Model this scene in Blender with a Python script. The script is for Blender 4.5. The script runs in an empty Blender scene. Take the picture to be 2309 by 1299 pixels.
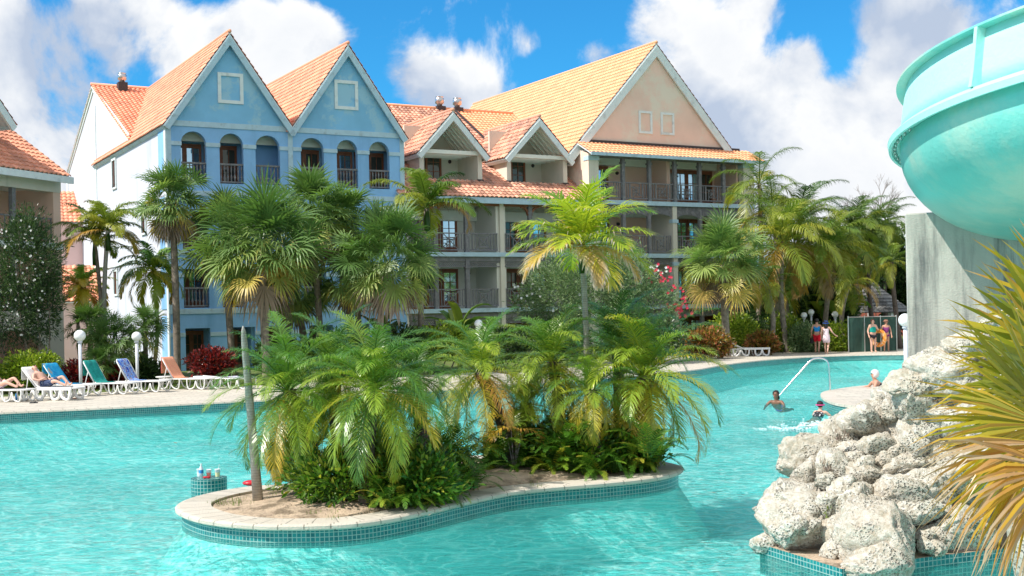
import bpy, bmesh, math, random
from math import sin, cos, pi, radians, sqrt, atan2
from mathutils import Vector, Matrix, noise, Quaternion
random.seed(7)
SC = bpy.context.scene
COL = SC.collection

# ------------------------------------------------------------ camera
F = 2750.0; CX = 1154.5; CY = 705.0; ROLL = math.atan(.021); CH = 2.4     # in pixels of the 2309 px wide photograph
cd = bpy.data.cameras.new('camera'); cam = bpy.data.objects.new('camera', cd); COL.objects.link(cam)
cd.sensor_width = 36; cd.lens = 36 * F / 2309; cd.clip_start = .1; cd.clip_end = 3000
cd.shift_y = (CY - 649.5) / 2309
cam.location = (0, 0, CH)
cam.rotation_euler = (Matrix.Rotation(ROLL, 4, 'Y') @ Matrix.Rotation(pi / 2, 4, 'X')).to_euler()
SC.camera = cam

def ray(px, py):
    u = (px - CX) / F; w = (CY - py) / F
    return (u * cos(ROLL) + w * sin(ROLL), 1.0, -u * sin(ROLL) + w * cos(ROLL))
def at(px, py, d):
    r = ray(px, py); return Vector((r[0] * d, d, CH + r[2] * d))
def gz(px, py, z=0.):
    r = ray(px, py); t = (z - CH) / r[2]; return Vector((r[0] * t, t, z))

# ------------------------------------------------------------ sun, sky, exposure
SUN_EL = radians(50)
sv = Vector((-.905, -.425, 0)).normalized() * cos(SUN_EL) + Vector((0, 0, sin(SUN_EL)))
sl = bpy.data.lights.new('sun', 'SUN'); so = bpy.data.objects.new('sun', sl); COL.objects.link(so)
sl.energy = 4.6; sl.angle = radians(.5); sl.color = (1, .95, .87)
so.rotation_euler = sv.to_track_quat('Z', 'Y').to_euler()
W = bpy.data.worlds.new('World'); SC.world = W; W.use_nodes = True
nt = W.node_tree; nt.nodes.clear()
def N(t, typ, **k):
    n = t.nodes.new(typ)
    for a, b in k.items():
        if a.startswith('i_'):
            n.inputs[a[2:].replace('_', ' ')].default_value = b
        else: setattr(n, a, b)
    return n
def math_(t, op, a, b=None, c=None, clamp=False):
    n = t.nodes.new('ShaderNodeMath'); n.operation = op; n.use_clamp = clamp
    for i, x in enumerate((a, b, c)):
        if x is None: continue
        if isinstance(x, (int, float)): n.inputs[i].default_value = x
        else: t.links.new(x, n.inputs[i])
    return n.outputs[0]
def mixc(t, fac, a, b, mode='MIX'):
    n = t.nodes.new('ShaderNodeMix'); n.data_type = 'RGBA'; n.blend_type = mode
    for s, x in ((n.inputs[0], fac), (n.inputs[6], a), (n.inputs[7], b)):
        if isinstance(x, (int, float)): s.default_value = x
        elif isinstance(x, tuple): s.default_value = (x + (1,))[:4]
        else: t.links.new(x, s)
    return n.outputs[2]
sky = N(nt, 'ShaderNodeTexSky', sky_type='NISHITA', sun_disc=False)
sky.sun_elevation = SUN_EL; sky.sun_rotation = atan2(sv.x, sv.y); sky.air_density = 1.0; sky.dust_density = .3; sky.ozone_density = 2.5
tc = N(nt, 'ShaderNodeTexCoord'); D = tc.outputs['Generated']
blue = mixc(nt, 1.0, sky.outputs[0], (.20, .90, 1.30), 'MULTIPLY')
# cloud cover: heaps given as directions in the sky, broken up by fractal noise
n1 = N(nt, 'ShaderNodeTexNoise', i_Scale=7.0, i_Detail=11.0, i_Roughness=.60, i_Distortion=.25); nt.links.new(D, n1.inputs['Vector'])
n2 = N(nt, 'ShaderNodeTexNoise', i_Scale=3.4, i_Detail=4.0, i_Roughness=.55); nt.links.new(D, n2.inputs['Vector'])
mp = N(nt, 'ShaderNodeMapping'); mp.inputs['Location'].default_value = (-.02, 0, .022); nt.links.new(D, mp.inputs[0])
n3 = N(nt, 'ShaderNodeTexNoise', i_Scale=9.0, i_Detail=5.0, i_Roughness=.5, i_Distortion=.25); nt.links.new(mp.outputs[0], n3.inputs['Vector'])
acc = math_(nt, 'MULTIPLY', n2.outputs[0], .37)
HEAPS = [(330, 40, 120, .34), (1330, 110, 60, .22), (1480, 40, 80, .2), (60, 160, 250, .50), (100, 330, 260, .55), (230, 95, 60, .42), (480, 150, 150, .50), (600, 120, 150, .48), (700, 150, 110, .42), (560, 50, 60, .3),
         (960, 190, 150, .36), (1060, 230, 130, .34), (1200, 90, 55, .36), (1590, 110, 130, .40), (1660, 230, 170, .46), (1820, 330, 200, .52),
         (1960, 380, 220, .5), (1740, 400, 200, .42), (2010, 200, 100, .34), (2110, 130, 75, .44), (1810, 120, 60, .3), (1960, 40, 110, .32), (2100, 30, 90, .3), (2250, 300, 250, .4),
         (280, 20, 130, .34), (700, 40, 90, .22), (1380, 160, 120, .15), (1730, 20, 70, .2)]
for px, py, r, wt in HEAPS:
    c = Vector(ray(px, py)).normalized()
    v = N(nt, 'ShaderNodeVectorMath', operation='DISTANCE'); nt.links.new(D, v.inputs[0]); v.inputs[1].default_value = c
    mr = N(nt, 'ShaderNodeMapRange', interpolation_type='SMOOTHERSTEP'); nt.links.new(v.outputs['Value'], mr.inputs[0])
    mr.inputs[1].default_value = r * 1.35 / F; mr.inputs[2].default_value = 0; mr.inputs[3].default_value = 0; mr.inputs[4].default_value = wt
    acc = math_(nt, 'MAXIMUM', acc, mr.outputs[0]) if False else math_(nt, 'ADD', acc, mr.outputs[0])
for cdir, rad_, wt in (((0, -1, .5), 1.3, .6), ((-.6, -.3, 1.2), .8, .45), ((.9, -.2, .6), .8, .5)):      # unseen cloud banks behind the viewer and overhead, added to whiten the fill light
    v = N(nt, 'ShaderNodeVectorMath', operation='DISTANCE'); nt.links.new(D, v.inputs[0]); v.inputs[1].default_value = Vector(cdir).normalized()
    mr = N(nt, 'ShaderNodeMapRange', interpolation_type='SMOOTHERSTEP'); nt.links.new(v.outputs['Value'], mr.inputs[0]); mr.inputs[1].default_value = rad_; mr.inputs[2].default_value = rad_ * .3; mr.inputs[3].default_value = 0; mr.inputs[4].default_value = wt
    acc = math_(nt, 'ADD', acc, mr.outputs[0])
acc = math_(nt, 'MINIMUM', acc, .66)
dens = math_(nt, 'ADD', acc, math_(nt, 'MULTIPLY_ADD', n1.outputs[0], 2.3, -1.15))
cov = N(nt, 'ShaderNodeMapRange', interpolation_type='SMOOTHSTEP'); nt.links.new(dens, cov.inputs[0]); cov.inputs[1].default_value = .27; cov.inputs[2].default_value = .55
shade = math_(nt, 'MULTIPLY_ADD', math_(nt, 'SUBTRACT', n1.outputs[0], n3.outputs[0]), 4.6, .66, clamp=True)
thick = N(nt, 'ShaderNodeMapRange'); nt.links.new(dens, thick.inputs[0]); thick.inputs[1].default_value = .60; thick.inputs[2].default_value = 1.3; thick.inputs[3].default_value = 0; thick.inputs[4].default_value = .40
shade = math_(nt, 'SUBTRACT', shade, thick.outputs[0], clamp=True)
ccol = mixc(nt, shade, (3.9, 4.6, 5.8), (7.6, 7.7, 7.8))
bg = N(nt, 'ShaderNodeBackground', i_Strength=.1)
nt.links.new(mixc(nt, cov.outputs[0], blue, ccol), bg.inputs[0])
wo = N(nt, 'ShaderNodeOutputWorld'); nt.links.new(bg.outputs[0], wo.inputs[0])
SC.view_settings.view_transform = 'Standard'; SC.view_settings.look = 'None'
SC.view_settings.exposure = 0.40; SC.view_settings.gamma = 1
SC.render.engine = 'CYCLES'
SC.cycles.transparent_max_bounces = 16; SC.cycles.max_bounces = 7

# ------------------------------------------------------------ materials
MATS = {}
def base_mat(name):
    m = bpy.data.materials.new(name); m.use_nodes = True; m.node_tree.nodes.clear(); MATS[name] = m
    t = m.node_tree; out = N(t, 'ShaderNodeOutputMaterial'); p = N(t, 'ShaderNodeBsdfPrincipled'); t.links.new(p.outputs[0], out.inputs[0])
    return m, t, p, out
def mat(name, c, rough=.7, var=.12, vs=1.2, bump=0., bs=20., metal=0., spec=.4, stain=None, stain_s=.8, stain_t=(.52, .7), streak=False):
    m, t, p, out = base_mat(name)
    tx = N(t, 'ShaderNodeTexCoord'); O = tx.outputs['Object']
    a = tuple(x * (1 - var) for x in c); b = tuple(min(1, x * (1 + var)) for x in c)
    nz = N(t, 'ShaderNodeTexNoise', i_Scale=vs, i_Detail=6., i_Roughness=.6); t.links.new(O, nz.inputs[0])
    mr = N(t, 'ShaderNodeMapRange'); t.links.new(nz.outputs[0], mr.inputs[0]); mr.inputs[1].default_value = .3; mr.inputs[2].default_value = .7
    col = mixc(t, mr.outputs[0], a, b)
    if stain:
        m2 = N(t, 'ShaderNodeMapping'); t.links.new(O, m2.inputs[0]); m2.inputs['Scale'].default_value = (1, 1, .12) if streak else (1, 1, 1)
        s = N(t, 'ShaderNodeTexNoise', i_Scale=stain_s, i_Detail=7., i_Roughness=.65); t.links.new(m2.outputs[0], s.inputs[0])
        r2 = N(t, 'ShaderNodeMapRange', interpolation_type='SMOOTHSTEP'); t.links.new(s.outputs[0], r2.inputs[0]); r2.inputs[1].default_value = stain_t[0]; r2.inputs[2].default_value = stain_t[1]
        col = mixc(t, r2.outputs[0], col, stain)
    t.links.new(col, p.inputs['Base Color'])
    p.inputs['Roughness'].default_value = rough; p.inputs['Metallic'].default_value = metal; p.inputs['Specular IOR Level'].default_value = spec
    if bump:
        bz = N(t, 'ShaderNodeTexNoise', i_Scale=bs, i_Detail=5.); t.links.new(O, bz.inputs[0])
        bp = N(t, 'ShaderNodeBump', i_Strength=bump, i_Distance=.02); t.links.new(bz.outputs[0], bp.inputs['Height']); t.links.new(bp.outputs[0], p.inputs['Normal'])
    return m
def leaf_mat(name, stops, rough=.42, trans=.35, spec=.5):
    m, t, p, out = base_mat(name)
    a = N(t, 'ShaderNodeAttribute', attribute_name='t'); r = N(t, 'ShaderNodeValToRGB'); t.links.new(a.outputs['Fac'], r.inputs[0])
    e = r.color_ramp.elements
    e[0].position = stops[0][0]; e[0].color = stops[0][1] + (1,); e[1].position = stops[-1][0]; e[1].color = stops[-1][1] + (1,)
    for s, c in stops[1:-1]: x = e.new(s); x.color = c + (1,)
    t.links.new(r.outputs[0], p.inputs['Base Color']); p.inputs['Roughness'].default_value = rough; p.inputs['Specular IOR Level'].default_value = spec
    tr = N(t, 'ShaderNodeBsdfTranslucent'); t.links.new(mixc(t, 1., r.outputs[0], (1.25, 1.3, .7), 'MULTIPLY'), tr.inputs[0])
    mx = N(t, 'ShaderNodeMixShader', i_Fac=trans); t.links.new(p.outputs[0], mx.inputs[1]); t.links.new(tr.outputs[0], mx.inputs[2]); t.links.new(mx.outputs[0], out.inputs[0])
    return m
def tile_mat(name, c, c2, grout, size, offset=0., w=1., mortar=.06, rough=.25, uvname=True, var=0., objxy=False):
    m, t, p, out = base_mat(name)
    tx = N(t, 'ShaderNodeTexCoord'); b = N(t, 'ShaderNodeTexBrick', offset=offset, squash=1.)
    t.links.new(tx.outputs['Object' if objxy else 'UV'], b.inputs[0])
    b.inputs['Color1'].default_value = c + (1,); b.inputs['Color2'].default_value = c2 + (1,); b.inputs['Mortar'].default_value = grout + (1,)
    b.inputs['Scale'].default_value = 1.; b.inputs['Mortar Size'].default_value = size * mortar; b.inputs['Brick Width'].default_value = size * w; b.inputs['Row Height'].default_value = size
    b.inputs['Mortar Smooth'].default_value = .1
    col = b.outputs[0]
    nz = N(t, 'ShaderNodeTexNoise', i_Scale=1.7, i_Detail=6.); t.links.new(tx.outputs['Object'], nz.inputs[0])
    if var: col = mixc(t, var, col, mixc(t, nz.outputs[0], (.25, .25, .25), (1., 1., 1.)), 'MULTIPLY')
    t.links.new(col, p.inputs['Base Color']); p.inputs['Roughness'].default_value = rough
    bp = N(t, 'ShaderNodeBump', i_Strength=.35, i_Distance=.01, invert=True); t.links.new(b.outputs['Fac'], bp.inputs['Height']); t.links.new(bp.outputs[0], p.inputs['Normal'])
    return m
def joint_mat(name, c, c2, joint, w):
    m, t, p, out = base_mat(name); tx = N(t, 'ShaderNodeTexCoord'); b = N(t, 'ShaderNodeTexBrick', offset=0., squash=1.); t.links.new(tx.outputs['UV'], b.inputs[0])
    b.inputs['Color1'].default_value = c + (1,); b.inputs['Color2'].default_value = c2 + (1,); b.inputs['Mortar'].default_value = joint + (1,); b.inputs['Scale'].default_value = 1.
    b.inputs['Mortar Size'].default_value = .008; b.inputs['Brick Width'].default_value = w; b.inputs['Row Height'].default_value = 50.
    nz = N(t, 'ShaderNodeTexNoise', i_Scale=5., i_Detail=8., i_Roughness=.7); t.links.new(tx.outputs['Object'], nz.inputs[0]); mr = N(t, 'ShaderNodeMapRange'); t.links.new(nz.outputs[0], mr.inputs[0]); mr.inputs[1].default_value = .5; mr.inputs[2].default_value = .75; mr.inputs[4].default_value = .55
    t.links.new(mixc(t, mr.outputs[0], b.outputs[0], (.34, .32, .27)), p.inputs['Base Color']); p.inputs['Roughness'].default_value = .9
    n2 = N(t, 'ShaderNodeTexNoise', i_Scale=45., i_Detail=6.); t.links.new(tx.outputs['Object'], n2.inputs[0]); h = math_(t, 'SUBTRACT', n2.outputs[0], math_(t, 'MULTIPLY', b.outputs['Fac'], 1.2)); bp = N(t, 'ShaderNodeBump', i_Strength=.7, i_Distance=.015); t.links.new(h, bp.inputs['Height']); t.links.new(bp.outputs[0], p.inputs['Normal']); return m
def roof_mat(name, c, lo=.78, hi=1.18, grime=(.25, .15, .11), amount=.3):
    m, t, p, out = base_mat(name)
    tx = N(t, 'ShaderNodeTexCoord'); f = N(t, 'ShaderNodeVectorMath', operation='FLOOR'); t.links.new(tx.outputs['UV'], f.inputs[0])
    wn = N(t, 'ShaderNodeTexWhiteNoise', noise_dimensions='2D'); t.links.new(f.outputs[0], wn.inputs[0])
    col = mixc(t, wn.outputs[0], tuple(x * lo for x in c), tuple(min(1, x * hi) for x in c))
    nz = N(t, 'ShaderNodeTexNoise', i_Scale=1.1, i_Detail=7., i_Roughness=.65); t.links.new(tx.outputs['Object'], nz.inputs[0])
    mr = N(t, 'ShaderNodeMapRange'); t.links.new(nz.outputs[0], mr.inputs[0]); mr.inputs[1].default_value = .45; mr.inputs[2].default_value = .75; mr.inputs[3].default_value = 0; mr.inputs[4].default_value = amount
    t.links.new(mixc(t, mr.outputs[0], col, grime), p.inputs['Base Color']); p.inputs['Roughness'].default_value = .75
    return m
WALL_BLUE = mat('blue_paint', (.27, .52, .82), .8, .12, .6, .3, 30, stain=(.19, .40, .66), stain_s=.8, stain_t=(.5, .75), streak=True)
WALL_CYAN = mat('cyan_paint', (.23, .51, .74), .8, .12, .45, .3, 30, stain=(.34, .58, .72), stain_s=.6, stain_t=(.5, .58))
WALL_LAV = mat('lavender_paint', (.64, .65, .72), .85, .06, .7, .2, 30, stain=(.52, .55, .64), stain_s=1., streak=True)
TRIM_BLUE = mat('pale_blue_trim', (.46, .63, .72), .7, .08, 3., stain=(.36, .46, .50), stain_s=2.)
TRIM_WHITE = mat('white_trim', (.74, .80, .80), .7, .06, 3., stain=(.55, .60, .60), stain_s=2.)
CREAM = mat('cream_stucco', (.70, .66, .56), .85, .06, .8, .25, 30, stain=(.58, .55, .47), stain_s=.9, streak=True)
CREAM_IN = mat('cream_recess', (.74, .73, .65), .85, .05, .8, .2, 30)
PEACH = mat('peach_stucco', (.84, .60, .49), .85, .07, .5, .25, 30, stain=(.80, .70, .58), stain_s=.35, stain_t=(.46, .6))
PEACH_IN = mat('peach_recess', (.76, .54, .43), .85, .05, .5, .2, 30)
CEIL = mat('white_boards', (.80, .82, .74), .7, .05, 2.)
WOODGREY = mat('weathered_wood', (.19, .19, .20), .8, .25, 6., .3, 60, stain=(.33, .32, .31), stain_s=5.)
WOODBROWN = mat('brown_wood', (.24, .085, .04), .5, .3, 4., .2, 50)
WOODRED = mat('red_brown_beam', (.24, .09, .04), .6, .3, 4., .2, 50)
DARKIN = mat('dark_interior', (.03, .028, .03), .8, .2)
GLASS = mat('window_glass', (.45, .68, .80), .04, .1, .7, metal=.85)
GLASSD = mat('dim_window_glass', (.10, .11, .09), .06, .2, .7, metal=.4)
ROOF_O = roof_mat('orange_tiles', (.84, .36, .22), .72, 1.18); ROOF_P = roof_mat('bright_orange_tiles', (.90, .42, .225), .88, 1.1, amount=.15)
ROOF_W = roof_mat('weathered_tiles', (.66, .33, .22), .55, 1.35, (.22, .16, .15), .6)
SHINGLE = tile_mat('grey_shingles', (.30, .29, .27), (.16, .15, .14), (.05, .05, .05), .22, .5, 1.3, .08, .9)
STEEL = mat('vent_steel', (.62, .60, .58), .3, .1, 3., metal=.9)
DARKMETAL = mat('dark_flashing', (.05, .04, .04), .6, .2)
POOLTILE = tile_mat('teal_pool_tile', (.006, .15, .165), (.015, .27, .27), (.36, .52, .47), .0537, mortar=.085, var=.45)
PAVER = tile_mat('deck_pavers', (.66, .60, .50), (.55, .50, .42), (.34, .31, .25), .30, .5, 2., .04, .85, var=.35, objxy=True)
COPING = joint_mat('pool_coping', (.58, .52, .44), (.50, .45, .37), (.22, .20, .16), .31)
SAND = mat('sandy_soil', (.46, .35, .25), .95, .25, 4., 1., 30, stain=(.20, .15, .10), stain_s=2.5, stain_t=(.5, .62))
CONCRETE = mat('raw_concrete', (.44, .43, .38), .9, .22, 1.1, .35, 45, stain=(.10, .11, .11), stain_s=3.4, stain_t=(.42, .66), streak=True)
SLIDE = mat('aqua_fibreglass', (.20, .62, .55), .35, .10, 1.0, .25, 22, stain=(.46, .66, .55), stain_s=.8, stain_t=(.42, .62))
SLIDE_PALE = mat('pale_aqua_fibreglass', (.44, .84, .78), .42, .05, 1.0, .25, 22)
WHITEPL = mat('white_plastic', (.80, .80, .78), .35, .05, 3.)
GLOBE = mat('white_globe', (.85, .86, .86), .25, .04, 2.)
POSTW = mat('painted_post', (.66, .68, .74), .5, .08, 3.)
CHROME = mat('polished_steel', (.75, .76, .78), .15, .03, 3., metal=1.)
RED_WALL = mat('red_stucco', (.38, .11, .075), .85, .1, .6)
PINKB = mat('pink_siding', (.78, .56, .52), .8, .06, .6)
SCREEN = mat('green_windscreen', (.035, .085, .065), .85, .25, 2., .4, 40)
TRUNK = mat('palm_trunk', (.24, .20, .16), .9, .4, 7., 1., 30)
TRUNK_D = mat('dark_palm_trunk', (.11, .085, .07), .9, .4, 9., 1., 30)
BARE = mat('bare_twigs', (.34, .31, .30), .9, .2, 9.)
def ring_mat(name, c, d, sc):
    m, t, p, out = base_mat(name); tx = N(t, 'ShaderNodeTexCoord')
    w = N(t, 'ShaderNodeTexWave', bands_direction='Z', wave_profile='SAW', i_Scale=sc, i_Distortion=2.5, i_Detail=2.); w.inputs['Detail Scale'].default_value = 2.; t.links.new(tx.outputs['Object'], w.inputs[0])
    r = N(t, 'ShaderNodeMapRange', interpolation_type='SMOOTHSTEP'); t.links.new(w.outputs['Fac'], r.inputs[0]); r.inputs[1].default_value = .0; r.inputs[2].default_value = .35
    nz = N(t, 'ShaderNodeTexNoise', i_Scale=12., i_Detail=5.); t.links.new(tx.outputs['Object'], nz.inputs[0])
    col = mixc(t, .5, mixc(t, r.outputs[0], d, c), mixc(t, nz.outputs[0], tuple(x * .4 for x in c), tuple(min(1, x * 1.7) for x in c)))
    t.links.new(col, p.inputs['Base Color']); p.inputs['Roughness'].default_value = .9
    bp = N(t, 'ShaderNodeBump', i_Strength=.7, i_Distance=.02); t.links.new(w.outputs['Fac'], bp.inputs['Height']); t.links.new(bp.outputs[0], p.inputs['Normal'])
    return m
RINGED = ring_mat('ringed_grey_trunk', (.40, .38, .34), (.12, .11, .10), 9.)
G = lambda *a: tuple(a)
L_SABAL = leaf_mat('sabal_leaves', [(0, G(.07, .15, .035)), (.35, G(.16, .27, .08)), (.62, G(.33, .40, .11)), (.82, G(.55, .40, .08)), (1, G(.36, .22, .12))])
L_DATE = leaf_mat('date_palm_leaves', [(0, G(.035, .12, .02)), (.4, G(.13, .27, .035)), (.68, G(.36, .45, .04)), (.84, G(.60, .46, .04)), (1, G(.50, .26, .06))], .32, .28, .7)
L_BRIGHT = leaf_mat('bright_palm_leaves', [(0, G(.10, .22, .02)), (.45, G(.27, .42, .03)), (.7, G(.50, .52, .05)), (.85, G(.62, .42, .10)), (1, G(.62, .52, .46))], .35, .42, .6)
L_COCO = leaf_mat('coconut_leaves', [(0, G(.04, .10, .02)), (.4, G(.15, .24, .035)), (.7, G(.38, .38, .05)), (.88, G(.56, .34, .06)), (1, G(.40, .26, .14))], .4, .35)
L_DARK = leaf_mat('dark_shrub_leaves', [(0, G(.012, .035, .010)), (.5, G(.04, .09, .025)), (1, G(.12, .19, .06))], .35, .25)
L_OLE = leaf_mat('oleander_leaves', [(0, G(.06, .13, .045)), (.5, G(.17, .27, .11)), (1, G(.34, .43, .22))], .45, .25)
L_LIME = leaf_mat('lime_shrub_leaves', [(0, G(.08, .16, .012)), (.5, G(.22, .33, .025)), (1, G(.45, .52, .06))], .4, .35)
L_RED = leaf_mat('red_shrub_leaves', [(0, G(.03, .006, .006)), (.55, G(.14, .015, .015)), (.85, G(.36, .03, .03)), (1, G(.45, .07, .05))], .3, .2)
L_CROTON = leaf_mat('croton_leaves', [(0, G(.06, .05, .01)), (.35, G(.18, .16, .02)), (.65, G(.34, .14, .05)), (.85, G(.50, .17, .08)), (1, G(.55, .40, .05))], .4, .3)
L_FERN = leaf_mat('fern_leaves', [(0, G(.02, .07, .008)), (.5, G(.07, .18, .015)), (.85, G(.20, .33, .03)), (1, G(.45, .42, .05))], .4, .35)
L_BANANA = leaf_mat('banana_leaves', [(0, G(.05, .12, .02)), (.6, G(.14, .26, .04)), (1, G(.34, .36, .05))], .35, .35)
L_SAW = leaf_mat('saw_palm_leaves', [(0, G(.13, .17, .02)), (.35, G(.32, .31, .02)), (.6, G(.58, .38, .02)), (.8, G(.50, .25, .05)), (1, G(.50, .38, .26))], .35, .35, .6)
L_DEAD = leaf_mat('dead_fronds', [(0, G(.14, .10, .08)), (.5, G(.24, .18, .14)), (1, G(.36, .28, .22))], .8, .15)
GRASS = leaf_mat('grass_blades', [(0, G(.05, .11, .012)), (1, G(.22, .30, .05))], .6, .3)
GROUNDM = mat('lawn_ground', (.11, .15, .035), .95, .35, 2., .6, 60, stain=(.12, .09, .05), stain_s=.8)
FLOW_W = mat('white_petals', (.85, .85, .82), .6, .03); FLOW_R = mat('red_petals', (.72, .03, .08), .6, .2, 9.)

# ------------------------------------------------------------ mesh builder
class MB:
    def __init__(s): s.v = []; s.f = []; s.uv = {}; s.t = []; s.mi = []; s.m = 0; s.tv = 0.
    def vert(s, p, uv=None):
        s.v.append((p[0], p[1], p[2])); s.t.append(s.tv)
        if uv: s.uv[len(s.v) - 1] = uv
        return len(s.v) - 1
    def face(s, *ix): s.f.append(tuple(ix)); s.mi.append(s.m)
    def poly(s, pts, uvs=None):
        s.face(*[s.vert(p, uvs[i] if uvs else None) for i, p in enumerate(pts)])
    def quad(s, a, b, c, d, uvs=None): s.poly((a, b, c, d), uvs)
    def box(s, x0, x1, y0, y1, z0, z1):
        if x0 > x1: x0, x1 = x1, x0
        if y0 > y1: y0, y1 = y1, y0
        if z0 > z1: z0, z1 = z1, z0
        i = [s.vert((x, y, z)) for z in (z0, z1) for y in (y0, y1) for x in (x0, x1)]
        for f in ((0, 2, 3, 1), (4, 5, 7, 6), (0, 1, 5, 4), (2, 6, 7, 3), (0, 4, 6, 2), (1, 3, 7, 5)): s.face(*[i[k] for k in f])
    def beam(s, p, q, w, h, up=Vector((0, 0, 1))):      # rectangular bar from p to q
        p = Vector(p); q = Vector(q); d = (q - p).normalized(); sd = d.cross(up)
        if sd.length < 1e-4: sd = d.cross(Vector((0, 1, 0)))
        sd.normalize(); u = sd.cross(d)
        i = [s.vert(b + sd * (a * w / 2) + u * (c * h / 2)) for b in (p, q) for a, c in ((-1, -1), (1, -1), (1, 1), (-1, 1))]
        for f in ((0, 1, 5, 4), (1, 2, 6, 5), (2, 3, 7, 6), (3, 0, 4, 7), (3, 2, 1, 0), (4, 5, 6, 7)): s.face(*[i[k] for k in f])
    def tube(s, pts, rad, n=6, cap=True):
        pts = [Vector(p) for p in pts]; rings = []
        if not isinstance(rad, (list, tuple)): rad = [rad] * len(pts)
        ref = None
        for k, p in enumerate(pts):
            d = (pts[min(k + 1, len(pts) - 1)] - pts[max(k - 1, 0)]).normalized()
            if ref is None: ref = d.orthogonal().normalized()
            ref = (ref - d * ref.dot(d)).normalized(); b = d.cross(ref)
            rings.append([s.vert(p + (ref * cos(2 * pi * j / n) + b * sin(2 * pi * j / n)) * rad[k]) for j in range(n)])
        for a, b in zip(rings, rings[1:]):
            for j in range(n): s.face(a[j], a[(j + 1) % n], b[(j + 1) % n], b[j])
        if cap: s.face(*rings[0][::-1]); s.face(*rings[-1])
    def lathe(s, prof, c=(0, 0, 0), n=16, a0=0, a1=2 * pi):
        full = abs(a1 - a0 - 2 * pi) < 1e-6; m = n if full else n + 1; R = []
        for r, z in prof: R.append([s.vert((c[0] + r * cos(a0 + (a1 - a0) * j / n), c[1] + r * sin(a0 + (a1 - a0) * j / n), c[2] + z)) for j in range(m)])
        for a, b in zip(R, R[1:]):
            for j in range(n): s.face(a[j], a[(j + 1) % m], b[(j + 1) % m], b[j])
    def ball(s, c, r, n=12, sc=(1, 1, 1)):
        k = n // 2; R = []
        for i in range(k + 1):
            th = pi * i / k; R.append([s.vert((c[0] + r * sc[0] * sin(th) * cos(2 * pi * j / n), c[1] + r * sc[1] * sin(th) * sin(2 * pi * j / n), c[2] + r * sc[2] * cos(th))) for j in range(n)])
        for a, b in zip(R, R[1:]):
            for j in range(n): s.face(a[j], b[j], b[(j + 1) % n], a[(j + 1) % n])
    def build(s, name, mats, parent=None, smooth=False, loc=None):
        me = bpy.data.meshes.new(name); me.from_pydata(s.v, [], s.f)
        if not isinstance(mats, (list, tuple)): mats = [mats]
        for m in mats: me.materials.append(m)
        me.polygons.foreach_set('material_index', s.mi)
        if smooth: me.polygons.foreach_set('use_smooth', [True] * len(s.f))
        if any(s.t):
            a = me.attributes.new('t', 'FLOAT', 'POINT'); a.data.foreach_set('value', s.t)
        if s.uv:
            ul = me.uv_layers.new(name='UVMap'); li = [0] * len(me.loops); me.loops.foreach_get('vertex_index', li)
            fl = []
            for i in li: fl.extend(s.uv.get(i, (0, 0)))
            ul.data.foreach_set('uv', fl)
        me.update()
        o = bpy.data.objects.new(name, me); COL.objects.link(o)
        if parent: o.parent = parent
        if loc is not None: o.location = loc
        return o
def tag(o, label=None, cat=None, group=None, kind=None):
    if label: o['label'] = label
    if cat: o['category'] = cat
    if group: o['group'] = group
    if kind: o['kind'] = kind
    return o
def empty(name, loc=(0, 0, 0), rz=0., label=None, cat=None, group=None):
    o = bpy.data.objects.new(name, None); COL.objects.link(o); o.location = loc; o.rotation_euler = (0, 0, rz); o.empty_display_size = .2
    return tag(o, label, cat, group)
def copy_tree(o, parent=None, loc=None, rz=None, sc=None, label=None):
    c = o.copy(); COL.objects.link(c); c.parent = parent
    if loc is not None: c.location = loc
    if rz is not None: c.rotation_euler = (0, 0, rz)
    if sc is not None: c.scale = (sc,) * 3 if isinstance(sc, (int, float)) else sc
    if label: c['label'] = label
    for ch in [x for x in COL.objects if x.parent == o]: copy_tree(ch, c)
    return c

# ------------------------------------------------------------ pool, deck, ground
POOLZ = -.22
def smooth_line(pts, n=6, closed=False):
    out = []; L = len(pts)
    for i in range(L if closed else L - 1):
        p = [Vector(pts[(i + k) % L] if closed else pts[max(0, min(L - 1, i + k))]) for k in (-1, 0, 1, 2)]
        for j in range(n):
            t = j / n
            out.append(.5 * ((2 * p[1]) + (p[2] - p[0]) * t + (2 * p[0] - 5 * p[1] + 4 * p[2] - p[3]) * t * t + (3 * p[1] - p[0] - 3 * p[2] + p[3]) * t ** 3))
    if not closed: out.append(Vector(pts[-1]))
    return out
def offset(line, d, closed=True):
    out = []; L = len(line)
    for i, p in enumerate(line):
        a = line[(i - 1) % L] if closed else line[max(0, i - 1)]; b = line[(i + 1) % L] if closed else line[min(L - 1, i + 1)]
        t = (b - a); t.z = 0; t.normalize(); out.append(p + Vector((t.y, -t.x, 0)) * d)
    return out
def strip(mb, A, B, closed=True, uv=False):
    L = len(A); s = 0.
    for i in range(L if closed else L - 1):
        j = (i + 1) % L; l = (A[j] - A[i]).length
        uvs = ((s, A[i].z), (s + l, A[j].z), (s + l, B[j].z), (s, B[i].z)) if uv is True else ((s, 1), (s + l, 1), (s + l, 1), (s, 1)) if uv else None
        mb.quad(A[i], A[j], B[j], B[i], uvs); s += l
def lift(line, z): return [Vector((p.x, p.y, z)) for p in line]
far = [Vector((-17.4, 31.0, 0)), gz(0, 930), gz(260, 918), gz(520, 905), gz(760, 893.), gz(1000, 878.), gz(1250, 860), gz(1420, 847), gz(1565, 833.5), gz(1640, 821), gz(1740, 810), gz(1850, 803), gz(1960, 799.5), gz(2050, 798.5), gz(2200, 797), gz(2450, 800)]
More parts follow.
